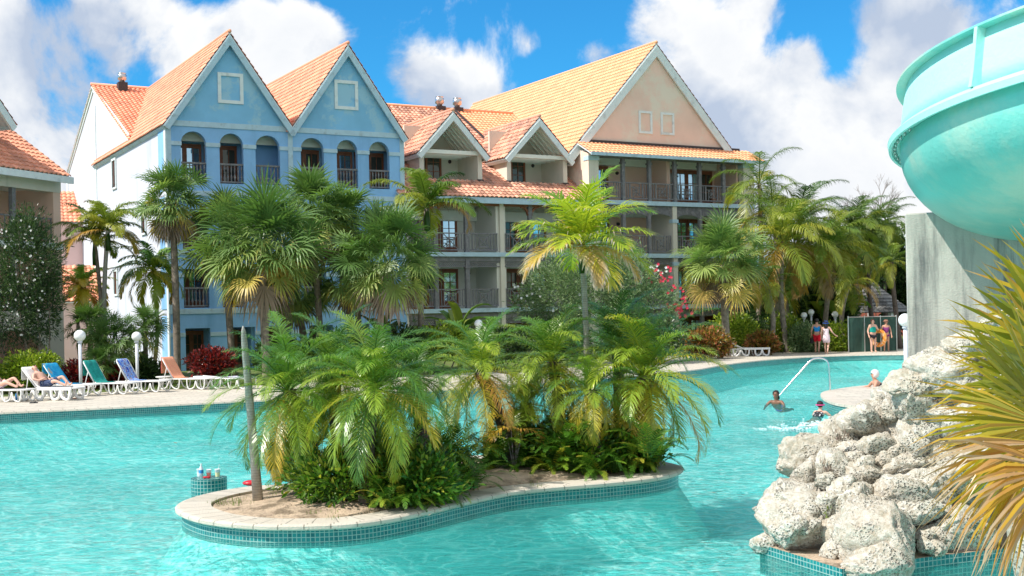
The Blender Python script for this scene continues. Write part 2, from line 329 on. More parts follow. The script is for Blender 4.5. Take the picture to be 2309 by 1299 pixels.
edge = [Vector((-19, 3, 0))] + [Vector((-20, 12, 0)), Vector((-20, 22, 0))] + far + [Vector((34, 45, 0)), Vector((34, 25, 0)), Vector((30, 9, 0)), Vector((14, 6.5, 0)), Vector((0, 4, 0)), Vector((-10, 2.5, 0))]
edge = smooth_line(edge, 6, True)     # runs clockwise seen from above, so a negative offset leads away from the water
cw = offset(edge, -.4)
ctr = Vector((5, 28, 0))
if (cw[20] - ctr).length < (edge[20] - ctr).length: SGN = 1
else: SGN = -1
inner = offset(edge, SGN * .38)
m = MB(); strip(m, lift(edge, 0), lift(inner, 0.004), uv='j'); strip(m, lift(offset(edge, -SGN * .03), -.05), lift(offset(edge, -SGN * .012), -.006), uv='j'); strip(m, lift(offset(edge, -SGN * .012), -.006), lift(edge, 0.), uv='j'); strip(m, lift(edge, -.05), lift(offset(edge, -SGN * .03), -.05), uv='j')
tag(m.build('pool_coping', COPING), kind='structure')
PLASTER, t, p, out = base_mat('pool_plaster')
tx = N(t, 'ShaderNodeTexCoord'); nz = N(t, 'ShaderNodeTexNoise', i_Scale=.35, i_Detail=5.); t.links.new(tx.outputs['Object'], nz.inputs[0])
t.links.new(mixc(t, nz.outputs[0], (.42, .90, .84), (.66, .97, .94)), p.inputs['Base Color']); p.inputs['Roughness'].default_value = .8
m = MB(); strip(m, lift(edge, -.30), lift(edge, -.05), uv=True); tag(m.build('pool_wall', POOLTILE), kind='structure')
m = MB(); strip(m, lift(offset(edge, -SGN * .5), -1.), lift(edge, -.30)); tag(m.build('pool_shelf', PLASTER), kind='structure')
deck_o = offset(edge, SGN * 7.6)
for _ in range(25): deck_o = [(deck_o[i - 1] + deck_o[i] * 2 + deck_o[(i + 1) % len(deck_o)]) / 4 for i in range(len(deck_o))]
m = MB(); strip(m, lift(inner, .004), lift(deck_o, 0.004)); tag(m.build('deck', PAVER), kind='structure')
outer = []
for p in edge:
    d = (p - ctr); d.z = 0; d.normalize(); outer.append(Vector((ctr.x, ctr.y, -.06)) + d * 900)
m = MB(); strip(m, lift(offset(edge, SGN * 2), -.06), outer)
tag(m.build('ground', GROUNDM), kind='structure')
# pool floor
m = MB(); m.quad((-30, -2, -1.), (45, -2, -1.), (45, 72, -1.), (-30, 72, -1.)); tag(m.build('pool_floor', PLASTER), kind='structure')
# water: a wavy sheet that reflects by Fresnel and tints what is seen through it
m_ = bpy.data.materials.new('pool_water'); m_.use_nodes = True; t = m_.node_tree; t.nodes.clear(); out = N(t, 'ShaderNodeOutputMaterial')
tx = N(t, 'ShaderNodeTexCoord'); O = tx.outputs['Object']
mpp = N(t, 'ShaderNodeMapping'); mpp.inputs['Scale'].default_value = (.75, 1.5, 1); t.links.new(O, mpp.inputs[0])
w1 = N(t, 'ShaderNodeTexNoise', i_Scale=1.7, i_Detail=3., i_Roughness=.5, i_Distortion=.6); t.links.new(mpp.outputs[0], w1.inputs[0])
w2 = N(t, 'ShaderNodeTexNoise', i_Scale=7.5, i_Detail=4., i_Roughness=.6, i_Distortion=.8); t.links.new(mpp.outputs[0], w2.inputs[0])
hgt = math_(t, 'ADD', w1.outputs[0], math_(t, 'MULTIPLY', w2.outputs[0], .42))
bp = N(t, 'ShaderNodeBump', i_Distance=.17); t.links.new(hgt, bp.inputs['Height']); wp = N(t, 'ShaderNodeTexNoise', i_Scale=.28, i_Detail=4.); t.links.new(O, wp.inputs[0]); wr = N(t, 'ShaderNodeMapRange'); t.links.new(wp.outputs[0], wr.inputs[0]); wr.inputs[1].default_value = .35; wr.inputs[2].default_value = .65; wr.inputs[3].default_value = .45; wr.inputs[4].default_value = 1.; t.links.new(wr.outputs[0], bp.inputs['Strength'])
fr = N(t, 'ShaderNodeFresnel', i_IOR=1.33); t.links.new(bp.outputs[0], fr.inputs['Normal'])
gl = N(t, 'ShaderNodeBsdfGlossy', i_Roughness=.04); t.links.new(bp.outputs[0], gl.inputs['Normal'])
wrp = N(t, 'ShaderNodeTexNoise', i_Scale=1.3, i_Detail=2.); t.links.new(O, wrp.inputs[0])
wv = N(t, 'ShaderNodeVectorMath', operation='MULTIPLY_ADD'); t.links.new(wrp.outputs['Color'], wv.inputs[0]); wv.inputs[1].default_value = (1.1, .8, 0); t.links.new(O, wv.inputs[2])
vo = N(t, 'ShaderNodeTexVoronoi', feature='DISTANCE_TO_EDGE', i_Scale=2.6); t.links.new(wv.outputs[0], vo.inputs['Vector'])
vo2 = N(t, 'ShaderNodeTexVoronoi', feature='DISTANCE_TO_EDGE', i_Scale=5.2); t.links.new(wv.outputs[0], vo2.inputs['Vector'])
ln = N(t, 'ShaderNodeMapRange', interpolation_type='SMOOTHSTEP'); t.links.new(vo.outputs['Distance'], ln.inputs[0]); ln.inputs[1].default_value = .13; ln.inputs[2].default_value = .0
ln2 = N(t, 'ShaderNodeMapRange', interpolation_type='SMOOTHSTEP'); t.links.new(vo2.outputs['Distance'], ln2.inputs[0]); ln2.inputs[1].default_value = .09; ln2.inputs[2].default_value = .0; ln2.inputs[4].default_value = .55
focus = math_(t, 'MAXIMUM', ln.outputs[0], ln2.outputs[0])  # bright web put into the tint, imitating sun caustics focused by the ripples
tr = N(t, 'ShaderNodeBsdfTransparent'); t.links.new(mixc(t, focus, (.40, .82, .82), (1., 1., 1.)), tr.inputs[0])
df = N(t, 'ShaderNodeBsdfDiffuse'); df.inputs[0].default_value = (.02, .42, .42, 1); bd = N(t, 'ShaderNodeMixShader', i_Fac=.16); t.links.new(tr.outputs[0], bd.inputs[1]); t.links.new(df.outputs[0], bd.inputs[2])
mx = N(t, 'ShaderNodeMixShader'); t.links.new(fr.outputs[0], mx.inputs[0]); t.links.new(bd.outputs[0], mx.inputs[1]); t.links.new(gl.outputs[0], mx.inputs[2]); t.links.new(mx.outputs[0], out.inputs[0])
WATER = m_
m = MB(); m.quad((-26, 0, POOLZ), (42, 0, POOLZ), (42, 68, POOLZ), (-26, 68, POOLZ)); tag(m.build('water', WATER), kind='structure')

# ------------------------------------------------------------ island
ipx = [(401, 1139), (410, 1153), (462, 1170), (560, 1181), (650, 1183), (760, 1180), (850, 1171), (950, 1152), (1050, 1128), (1150, 1107), (1250, 1096), (1350, 1088), (1450, 1078), (1512, 1067), (1537, 1054), (1515, 1045), (1440, 1031), (1300, 1022), (1150, 1022), (1000, 1034), (850, 1054), (740, 1078), (650, 1090), (560, 1097), (480, 1110), (425, 1125)]
isl = smooth_line([gz(*q) for q in ipx], 5, True)
cI = sum(isl, Vector()) / len(isl)
sI = 1 if (offset(isl, .3)[10] - cI).length < (isl[10] - cI).length else -1
iin = offset(isl, sI * .42)
m = MB()
prof = [(-.0, -.075), (-.03, -.055), (-.03, -.02), (-.005, 0.), (.03, .005)]
rows = [lift(offset(isl, sI * a), b) for a, b in prof] + [lift(iin, .0)] + [lift(iin, -.06)]
for a, b in zip(rows, rows[1:]): strip(m, a, b, uv='j')
strip(m, lift(offset(isl, sI * .05), -.07), rows[0], uv='j')
tag(m.build('island_coping', COPING, smooth=False), kind='structure')
m = MB(); tl = offset(isl, sI * .05); strip(m, lift(tl, -.285), lift(tl, -.07), uv=True); tag(m.build('island_wall', POOLTILE), kind='structure')
m = MB(); strip(m, lift(offset(tl, -sI * .45), -1.), lift(tl, -.285)); tag(m.build('island_shelf', PLASTER), kind='structure')
m = MB(); K = 7
def isoil(p, k):
    q = cI.lerp(p, 1 - k / K); z = -.035 + .17 * (1 - (1 - k / K) ** 2) + .05 * noise.noise(q * 1.7) * min(1, k) + .02 * noise.noise(q * 7.) * min(1, k); return Vector((q.x, q.y, z))
R = [[isoil(p, k) for p in iin] for k in range(K + 1)]
for a, b in zip(R, R[1:]): strip(m, a, b)
tag(m.build('island_soil', SAND, smooth=True), kind='structure')

# ------------------------------------------------------------ building helpers
TH = math.atan(.57)
def roof_sheet(mb, o, e, s, Wd, L, pitch=.27, course=.36, sub=5, amp=.045):
    o = Vector(o); e = Vector(e).normalized(); s = Vector(s).normalized(); n = e.cross(s)
    if n.z < 0: n = -n
    nt_ = max(1, round(Wd / pitch)); pitch = Wd / nt_; nc = max(1, round(L / course)); course = L / nc
    for j in range(nc):
        lo = []; hi = []
        for i in range(nt_ * sub + 1):
            x = i * pitch / sub; w = amp * (abs(sin(pi * i / sub)) * 1.5 - .6)
            a = o + e * x + s * (j * course); b = o + e * x + s * ((j + 1) * course)
            lo.append((mb.vert(a + n * (w + .045), (x / pitch, j + .3)), mb.vert(a + n * (w - .01), (x / pitch, j + .3)))); hi.append(mb.vert(b + n * w, (x / pitch, j + .7)))
        for i in range(nt_ * sub):
            mb.face(lo[i][0], lo[i + 1][0], hi[i + 1], hi[i]); mb.face(lo[i][1], lo[i + 1][1], lo[i + 1][0], lo[i][0])
    # board under the tiles
    a = o - n * .06
    c = [a, a + e * Wd, a + e * Wd + s * L, a + s * L]
    mb.m = 1; mb.quad(*c); d = [q - n * .05 for q in c]; mb.quad(d[3], d[2], d[1], d[0])
    for i in range(4): mb.quad(c[i], c[(i + 1) % 4], d[(i + 1) % 4], d[i])
    mb.m = 0
def roof_part(parent, o, e, s, Wd, L, rm, under=None, **k):
    mb = MB(); roof_sheet(mb, o, e, s, Wd, L, **k); return mb.build('roof', [rm, under or TRIM_WHITE], parent)
def gable_roof(parent, uc, hw, ze, zr, v0, v1, rm, drop=.35, fas=TRIM_BLUE, boards=True, board_h=.27):
    # two slopes meeting at u = uc, running from v0 back to v1; drop carries the slope past the wall
    sl_ = Vector((hw, 0, zr - ze)).normalized(); L = sqrt(hw ** 2 + (zr - ze) ** 2) + drop
    for sg in (-1, 1):
        s = Vector((-sg * sl_.x, 0, sl_.z)); o = Vector((uc, v0, zr)) - s * L
        roof_part(parent, o, (0, 1, 0), s, v1 - v0, L, rm)
        if boards:
            mb = MB(); n = Vector((sg * sl_.z, 0, sl_.x)); a = o - n * .12; b = Vector((uc, v0, zr)) - n * .12
            pts = [a, b, Vector((uc, v0, b.z - board_h / sl_.x)) , a - n * board_h]
            pts = [a, Vector((uc, v0, zr - .12 / sl_.x)), Vector((uc, v0, zr - (.12 + board_h) / sl_.x)), a - n * board_h]
            f = [p + Vector((0, -.05, 0)) for p in pts]; g = [p + Vector((0, .06, 0)) for p in pts]
            mb.poly(f); mb.poly(g[::-1])
            for i in range(4): mb.quad(f[i], f[(i + 1) % 4], g[(i + 1) % 4], g[i])
            # eave fascia
            mb.beam(a + Vector((0, .06, 0)) - n * .06, Vector((a.x, v1, a.z)) - n * .06, .05, .2, n)
            mb.build('fascia', fas, parent)
    mb = MB(); mb.tube([(uc, v0 - .02, zr + .03), (uc, v1, zr + .03)], .10, 8); mb.build('ridge_cap', rm, parent, True)
def wall_open(mb, u0, u1, z0, z1, v, ops, th=.3, seg=10):
    """wall in the plane v with openings (ul, ur, zb, zs, rise): square up to zs, arched by rise above; reveals th deep"""
    ops = sorted(ops); u = u0
    def fq(a, b, c, d): mb.quad(*[(x, v, z) for x, z in (a, b, c, d)])
    for ul, ur, zb, zs, rise in ops:
        if ul > u: fq((u, z0), (ul, z0), (ul, z1), (u, z1))
        if zb > z0: fq((ul, z0), (ur, z0), (ur, zb), (ul, zb))
        cu = (ul + ur) / 2; hw = (ur - ul) / 2
        pr = [(cu - hw * cos(pi * k / seg), zs + rise * sin(pi * k / seg)) for k in range(seg + 1)] if rise > 0 else [(ul, zs), (ur, zs)]
        for a, b in zip(pr, pr[1:]):
            fq(a, b, (b[0], z1), (a[0], z1)); mb.quad((a[0], v, a[1]), (a[0], v + th, a[1]), (b[0], v + th, b[1]), (b[0], v, b[1]))
        for x in (ul, ur): mb.quad((x, v, zb), (x, v + th, zb), (x, v + th, zs), (x, v, zs))
        mb.quad((ul, v, zb), (ur, v, zb), (ur, v + th, zb), (ul, v + th, zb)); u = ur
    if u < u1: fq((u, z0), (u1, z0), (u1, z1), (u, z1))
def frame_part(parent, u0, u1, z0, z1, v, w, mt, name='window_frame', d=.06):
    mb = MB(); mb.box(u0, u1, v - d, v + .02, z1 - w, z1); mb.box(u0, u1, v - d, v + .02, z0, z0 + w)
    mb.box(u0, u0 + w, v - d, v + .02, z0 + w, z1 - w); mb.box(u1 - w, u1, v - d, v + .02, z0 + w, z1 - w); return mb.build(name, mt, parent)
def door(parent, u, v, z, w=1.6, h=2.1, leaves=2, glass=GLASS, rot=0.):
    """timber french door with glazed leaves"""
    mb = MB(); fr_ = .07; mb.box(-w / 2, w / 2, -.05, .05, h - fr_, h); lw = (w) / leaves; gp = MB()
    for k in range(leaves):
        a = -w / 2 + k * lw; b = a + lw
        mb.box(a, a + .11, -.045, .045, 0, h - fr_); mb.box(b - .11, b, -.045, .045, 0, h - fr_); mb.box(a + .11, b - .11, -.04, .04, 0, .42); mb.box(a + .11, b - .11, -.04, .04, h - fr_ - .14, h - fr_)
        mb.box((a + b) / 2 - .02, (a + b) / 2 + .02, -.03, .02, .42, h - fr_ - .14)
        for q in (.9, 1.4): mb.box(a + .11, b - .11, -.028, .018, q, q + .03)
        gp.quad((a + .11, .0, .42), (b - .11, .0, .42), (b - .11, .0, h - fr_ - .14), (a + .11, .0, h - fr_ - .14))
    d = mb.build('door', WOODBROWN, parent, loc=(u, v, z)); d.rotation_euler = (0, 0, rot)
    gp.build('pane', glass, d); return d
def rail_x(parent, u0, u1, v, z, h=1.02, name='railing'):
    mb = MB(); w = .05
    mb.box(u0, u1, v - .04, v + .04, z + h - .06, z + h); mb.box(u0, u1, v - .03, v + .03, z + .10, z + .16); L = u1 - u0; c = (u0 + u1) / 2; s = min(.43, L * .3); zc = z + .13 + (h - .19) / 2; hh = (h - .19) / 2
    for x in (u0 + .03, c - s - .03, c + s + .03, u1 - .03, (u0 + c - s) / 2, (u1 + c + s) / 2): mb.box(x - .02, x + .02, v - .02, v + .02, z + .16, z + h - .06)
    q = s * .52; r = hh * .55
    for (a, b), (e, f) in (((-s, hh), (s, -hh)), ((-s, -hh), (s, hh))): mb.beam((c + a, v, zc + b), (c + e, v, zc + f), .03, .04)
    for (a, b), (e, f) in (((-q, r), (q, r)), ((q, r), (q, -r)), ((q, -r), (-q, -r)), ((-q, -r), (-q, r))): mb.beam((c + a, v - .003, zc + b), (c + e, v - .003, zc + f), .036, .045)
    return mb.build(name, WOODGREY, parent)
def rail_star(parent, u0, u1, v, z, h=1.05, plain=False):
    mb = MB(); mb.box(u0, u1, v - .04, v + .04, z + h - .06, z + h); mb.box(u0, u1, v - .03, v + .03, z + .12, z + .18); L = u1 - u0; c = (u0 + u1) / 2
    n = int(L / .155); 
    for i in range(n + 1):
        x = u0 + .02 + i * (L - .04) / n
        if not plain and abs(x - c) < .40: continue
        mb.box(x - .02, x + .02, v - .02, v + .02, z + .18, z + h - .06)
    if not plain:
        for x in (c - .42, c + .42): mb.box(x - .025, x + .025, v - .022, v + .022, z + .18, z + h - .06)
        a = .21; zc = z + .56
        mb.box(c - a - .2, c + a, v - .018, v + .018, zc + a, zc + a + .035); mb.box(c - a, c + a + .2, v - .018, v + .018, zc - a - .035, zc - a)
        mb.box(c - a - .03, c - a, v - .02, v + .02, z + .18, zc + a); mb.box(c + a, c + a + .03, v - .02, v + .02, zc - a, z + h - .06)
        for k in range(4):
            g = k * pi / 4; f = a * (1.38 if k % 2 else .98); mb.beam((c - f * cos(g), v, zc - f * sin(g)), (c + f * cos(g), v, zc + f * sin(g)), .03, .035)
    return mb.build('railing', WOODGREY, parent)
def balustrade(parent, u0, u1, v, z, h=1.0):
    mb = MB(); mb.box(u0, u1, v - .06, v + .06, z + h - .09, z + h); mb.box(u0, u1, v - .05, v + .05, z + .06, z + .13); n = 7
    for i in range(n):
        x = u0 + (i + .5) * (u1 - u0) / n
        mb.lathe([(.035, .13), (.035, .2), (.055, .32), (.022, .5), (.03, .62), (.045, .75), (.03, .86), (.03, h - .09)], (x, v, z), 6)
    return mb.build('balustrade', WOODGREY, parent)
def stack_vent(parent, x, y, z, h=.75):
    z -= .04
    t = MB(); t.box(-.28, .28, -.28, .28, -.6, .12); b = t.build('vent_base', DARKMETAL, parent, loc=(x, y, z))
    t = MB(); t.lathe([(0, .1), (.17, .1), (.17, .26), (.27, .31), (.27, .60), (.21, .66), (.25, .69), (.25, .71), (0, .71)], n=18); t.build('vent_cap', STEEL, b, True)
def slatted(mb, u0, u1, v, z0, z1, step=.085, arch=0.):
    n = int((u1 - u0) / step)
    for i in range(n):
        x = u0 + i * (u1 - u0) / n; k = (i + .5) / n * 2 - 1; zz = z0 + arch * sqrt(max(0, 1 - k * k)); mb.box(x, x + step * .8, v - .02, v + .02, zz, z1)
    mb.box(u0, u1, v + .022, v + .045, z0 + arch, z1)
def lattice(mb, u0, u1, v, z0, z1, step=.11):
    x = u0; h = z1 - z0
    mb.box(u0, u1, v - .03, v + .03, z0, z0 + .05); mb.box(u0, u1, v - .03, v + .03, z1 - .05, z1)
    while x + h < u1:
        mb.beam((x, v - .008, z0), (x + h, v - .008, z1), .02, .035); mb.beam((x, v + .008, z1), (x + h, v + .008, z0), .02, .035); x += step
FL = (-.3, 2.67, 5.58, 8.55)

# ------------------------------------------------------------ blue building with two gables
Ob = at(376, 400, 60) * .965; B = empty('hotel_building', (Ob.x, Ob.y, .085), TH, 'pale blue hotel wing with two tall pointed gables, arched balconies and orange tiled roofs', 'building')
WB = 12.82
arches = [(.72, 1.99), (2.66, 3.89), (4.52, 5.81), (6.94, 8.21), (8.93, 10.12), (10.76, 11.96)]
m = MB(); m.m = 0
wall_open(m, 0, WB, FL[3] + .25, 12.0, 0, [(a, b, FL[3] + .65, 11.13, .62) for a, b in arches])
wall_open(m, 0, WB, FL[2] + .25, FL[3] + .0, 0, [(a, b, FL[2] + .3, 7.75, 0) for a, b in arches])
wall_open(m, 0, WB, FL[1] + .25, FL[2] + .0, 0, [(a, b, FL[1] + .3, 4.9, 0) for a, b in arches])
wall_open(m, 0, WB, FL[0] - .2, FL[1] + .0, 0, [(.76, 2.0, FL[0] + .02, 1.95, 0), (3.0, 4.3, FL[0] + .02, 1.95, 0), (5.0, 6.2, FL[0] + .02, 1.95, 0), (7.2, 8.5, FL[0] + .02, 1.95, 0), (9.3, 10.6, FL[0] + .02, 1.95, 0), (11.2, 12.3, FL[0] + .02, 1.95, 0)])
m.build('wall', WALL_BLUE, B)
m = MB()
for c, hw in ((3.24, 3.26), (9.62, 3.22)): m.poly([(c - hw, .0, 12.0), (c + hw, .0, 12.0), (c + hw, .0, 12.25), (c, .0, 16.75), (c - hw, .0, 12.25)])
m.build('gable_wall', WALL_CYAN, B)
m = MB()    # side and back walls of the whole block
m.poly([(0, 0, -.5), (0, 0, 12.2), (0, 7.8, 12.3), (0, 17.5, 16.9), (0, 27.3, 12.3), (0, 27.3, -.5)]); m.quad((WB, 0, -.5), (WB, 27, -.5), (WB, 27, 12.2), (WB, 0, 12.2)); m.quad((0, 27.3, -.5), (WB, 27.3, -.5), (WB, 27.3, 12.2), (0, 27.3, 12.2))
m.build('side_wall', WALL_LAV, B)
m = MB()    # pale string courses, corner strips, imposts
for z, h in ((11.98, .27), (FL[3], .25), (FL[2], .25), (FL[1], .25)): m.box(-.02, WB + .02, -.05, .02, z, z + h)
for x in (0., 6.26, WB - .24): m.box(x - .012, x + .24, -.045, .02, FL[1] + .25, 11.98)
edges_ = [.23] + [x for a in arches for x in a] + [WB - .24]
for i in range(0, len(edges_), 2):
    a, b = edges_[i], edges_[i + 1]
    for z in (11.02, 7.4, 4.5): 
        if i == 6: 
            m.box(a - .03, 6.24, -.055, .1, z, z + .2); m.box(6.51, b + .03, -.055, .1, z, z + .2)
        else: m.box(a - (.03 if i else 0), b + .03, -.055, .1, z, z + .2)
for a, b in ((.0, .76), (2.0, 3.0), (4.3, 5.), (6.2, 7.2), (8.5, 9.3), (10.6, 11.2)): m.box(a, b, -.05, .1, 1.55, 1.75)
m.build('string_course', TRIM_BLUE, B)
m = MB()    # ledges and strips on the side wall
m.box(-.07, .02, .3, 26.9, FL[2] - .04, FL[2] + .18); m.box(-.07, .02, .3, 26.9, FL[3] - .04, FL[3] + .04) if False else None
m.box(-.05, .02, 17.0, 17.5, 0, 15.6); m.box(-.05, .02, -.03, .3, 0, 12.0); m.box(-.05, .02, 26.7, 27.3, 0, 12.3)
for a, b in (((8., 12.45), (17.5, 16.75)), ((27.3, 12.25), (17.5, 16.75))): m.beam((-.03, a[0], a[1]), (-.03, b[0], b[1]), .07, .35)
m.build('side_trim', TRIM_WHITE, B)
for v0, v1, z0, z1 in ((11.5, 12.35, 10.1, 11.65), (11.7, 12.5, 3.95, 5.25), (4.5, 5.3, 7.0, 8.5)):
    m = MB(); m.box(-.08, .02, v0, v1, z0 - .1, z0); m.box(-.08, .02, v0, v1, z1, z1 + .15); m.box(-.08, .02, v0 - .15, v0, z0 - .1, z1 + .15); m.box(-.08, .02, v1, v1 + .15, z0 - .1, z1 + .15); w_ = m.build('window', TRIM_WHITE, B)
    m = MB(); m.box(-.02, .03, v0, v1, z0, z1); m.build('pane', DARKIN, w_); m = MB(); m.box(-.05, -.021, v0 + (v1 - v0) * .55, v0 + (v1 - v0) * .65, z0, z1); m.build('shutter', WOODBROWN, w_)
frame_part(B, 2.63, 3.94, 13.25, 14.8, 0, .17, TRIM_WHITE, 'blind_window_frame'); frame_part(B, 8.87, 10.2, 13.35, 14.9, 0, .17, TRIM_WHITE, 'blind_window_frame')
for fl, top in ((8.8, 12.15), (5.83, 8.5), (2.92, 5.55), (-.28, 2.6)):
    m = MB(); m.quad((0, 1.45, fl), (WB, 1.45, fl), (WB, 1.45, top), (0, 1.45, top))
    for x in (0.02, 4.25, 6.38, WB - .02): m.box(x - .06, x + .06, .3, 1.45, fl, top - .01)
    m.quad((0, .3, fl), (WB, .3, fl), (WB, 1.45, fl), (0, 1.45, fl)); m.build('recess', WALL_BLUE, B)
    m = MB(); m.box(.0, WB, .301, 1.44, top - .04, top + .1); m.box(0, WB, .80, .92, top - (.78 if fl > 8 else .42), top - .041)
    for k in range(1): m.box(0.1, WB - .1, .45 + k * .3, .52 + k * .3, top - .14, top - .041); m.build('ceiling', CEIL, B)
for fl in (8.8, 5.83, 2.92):
    for u, l, g_ in ((1.0, 2, GLASS), (2.85, 2, GLASSD), (7.35, 2, GLASSD), (9.25, 2, GLASS), (11.1, 2, GLASSD)): door(B, u + .25, 1.36, fl, .85 * l, 2.5, l, g_)
for u in (1.38, 3.65, 5.6, 7.85, 9.95, 11.75): door(B, u, 1.3, -.28, 1.24, 2.1, 2, GLASSD)
for a, b in arches:
    for fl in (9.2, 5.88, 2.97): balustrade(B, a, b, .12, fl, 1.03)
gable_roof(B, 3.24, 3.26, 12.25, 16.85, -.22, 17.5, ROOF_O); gable_roof(B, 9.62, 3.22, 12.25, 16.85, -.22, 17.5, ROOF_O)
s_ = Vector((0, 9.8, 4.62)); roof_part(B, (-.15, 7.7, 12.32), (1, 0, 0), s_, WB + .3, s_.length, ROOF_O); s_ = Vector((0, -9.8, 4.62)); roof_part(B, (-.15, 27.3, 12.32), (1, 0, 0), s_, WB + .3, s_.length, ROOF_O)
m = MB(); m.tube([(-.17, 17.5, 17.0), (WB + .1, 17.5, 17.0)], .11, 8); m.build('ridge_cap', ROOF_O, B, True)
stack_vent(B, 1.6, 16.9, 17.05)

B.scale = (.965,) * 3
# ------------------------------------------------------------ middle cream wing with two dormers
Om = Vector((-5.42, 61.55, 0)) * 1.04; Mw = empty('hotel_building', (Om.x, Om.y, -.096), TH, 'cream hotel wing in the middle with two open dormers and wooden balcony railings', 'building')
WM = 11.32
m = MB()
for x in (0., 5.62, 11.1): m.box(x, x + .24, .0, 2.6, -.4, 8.15)
m.box(0, WM, 2.6, 2.9, -.4, 8.6); m.box(0, .2, 2.9, 12, -.4, 10.); m.build('wall', CREAM, Mw)
m = MB()
for x in (.24, 5.45, 5.86, 10.93): m.box(x + .005, x + .17, .15, 2.59, -.35, 8.1)
m.box(.41, 5.45, 2.5, 2.598, -.35, 8.1); m.box(6.03, 10.93, 2.5, 2.598, -.35, 8.1); m.build('recess_wall', CREAM_IN, Mw)
m = MB()
for z in (FL[1], FL[2]): m.box(-.02, WM, -.12, .04, z - .22, z); m.box(.25, 5.61, .041, 2.49, z - .2, z - .02); m.box(5.87, 11.09, .041, 2.49, z - .2, z - .02)
m.box(-.3, WM - .0, -.42, -.3, 8.12, 8.42); m.box(-.3, WM, -.3, .3, 8.15, 8.3); m.build('floor_slab', TRIM_BLUE, Mw)
m = MB()
for z in (FL[2], FL[3] - .4): m.box(.42, 5.44, 2.2, 2.499, z - .75, z - .21); m.box(6.04, 10.92, 2.2, 2.499, z - .75, z - .21)
m.build('bulkhead', CEIL, Mw)
for fl in (FL[0], FL[1], FL[2]):
    for a, b, posts in ((.24, 5.62, (1.85, 3.66)), (5.86, 11.1, (7.5, 9.35))):
        for x in posts:
            m = MB(); m.box(x - .11, x + .11, .0, .2, fl, fl + 2.6); m.box(x - .15, x + .15, -.03, .23, fl + 2.08, fl + 2.16)
            m.build('post', WOODGREY, Mw)
        xs = [a] + list(posts) + [b]
        if fl > 0:
            for p_, q_ in zip(xs, xs[1:]): rail_x(Mw, p_ + .12, q_ - .12, .1, fl)
        m = MB(); m.box(a, b, .03, .17, fl + 2.45, fl + 2.68)
        if fl < 5: lattice(m, a + .02, b - .02, .1, fl + 2.15, fl + 2.43)
        m.build('beam', WOODRED if fl > 5 else WOODGREY, Mw)
        if fl > 5:
            for x in posts[:1]:
                m = MB()
                for sg in (-1, 1):
                    for k in range(6):
                        g0 = k / 6 * pi / 2; g1 = (k + 1) / 6 * pi / 2; m.beam((x + sg * (.55 - .45 * cos(g0)), .1, fl + 2.0 + .45 * sin(g0)), (x + sg * (.55 - .45 * cos(g1)), .1, fl + 2.0 + .45 * sin(g1)), .1, .14, Vector((0, 1, 0)))
                m.build('bracket', WOODRED, Mw)
        door(Mw, a + 2.2, 2.45, fl, 1.7, 2.15, 2, GLASSD); door(Mw, a + 3.6, 2.45, fl, .95, 2.15, 1, GLASS)
        m = MB(); m.ball((a + 4.75, 2.47, fl + 1.9), .12, 10, (1, .7, .8)); m.build('wall_lamp', DARKMETAL, Mw, True)
# lower roof slope that runs up to the ridge behind the dormers
SLP = .6; s_ = Vector((0, 1, SLP)); vr = 10.2; Ls = (vr + .45) * sqrt(1 + SLP ** 2)
k_ = sqrt(1 + SLP ** 2); zr_ = lambda v: 8.45 + SLP * (v + .45)
roof_part(Mw, (-.35, -.45, 8.45), (1, 0, 0), s_, 12.45, 1.75 * k_, ROOF_W)
for a, b in ((-.35, 1.75), (5.15, 6.95), (10.5, 12.1)): roof_part(Mw, (a, 1.3, zr_(1.3)), (1, 0, 0), s_, b - a, 2.45 * k_, ROOF_W)
roof_part(Mw, (-.35, 3.75, zr_(3.75)), (1, 0, 0), s_, 8.6, (vr - 3.75) * k_, ROOF_W); roof_part(Mw, (8.25, 3.75, zr_(3.75)), (1, 0, 0), s_, 4.2, (vr - 3.75) * k_, ROOF_P)
m = MB(); m.tube([(-.3, vr, 8.45 + SLP * (vr + .45) + .04), (12.4, vr, 8.45 + SLP * (vr + .45) + .04)], .1, 8); m.build('ridge_cap', ROOF_P, Mw, True)
m = MB(); m.box(8.2, 8.32, 2., 10., 0, 0); m.v = []; m.f = []; m.mi = []; m.t = []; m.beam((8.25, 3.8, zr_(3.8) + .06), (8.25, vr, 8.45 + SLP * (vr + .45) + .06), .14, .12); m.build('valley_flashing', DARKMETAL, Mw)
DV = 1.25
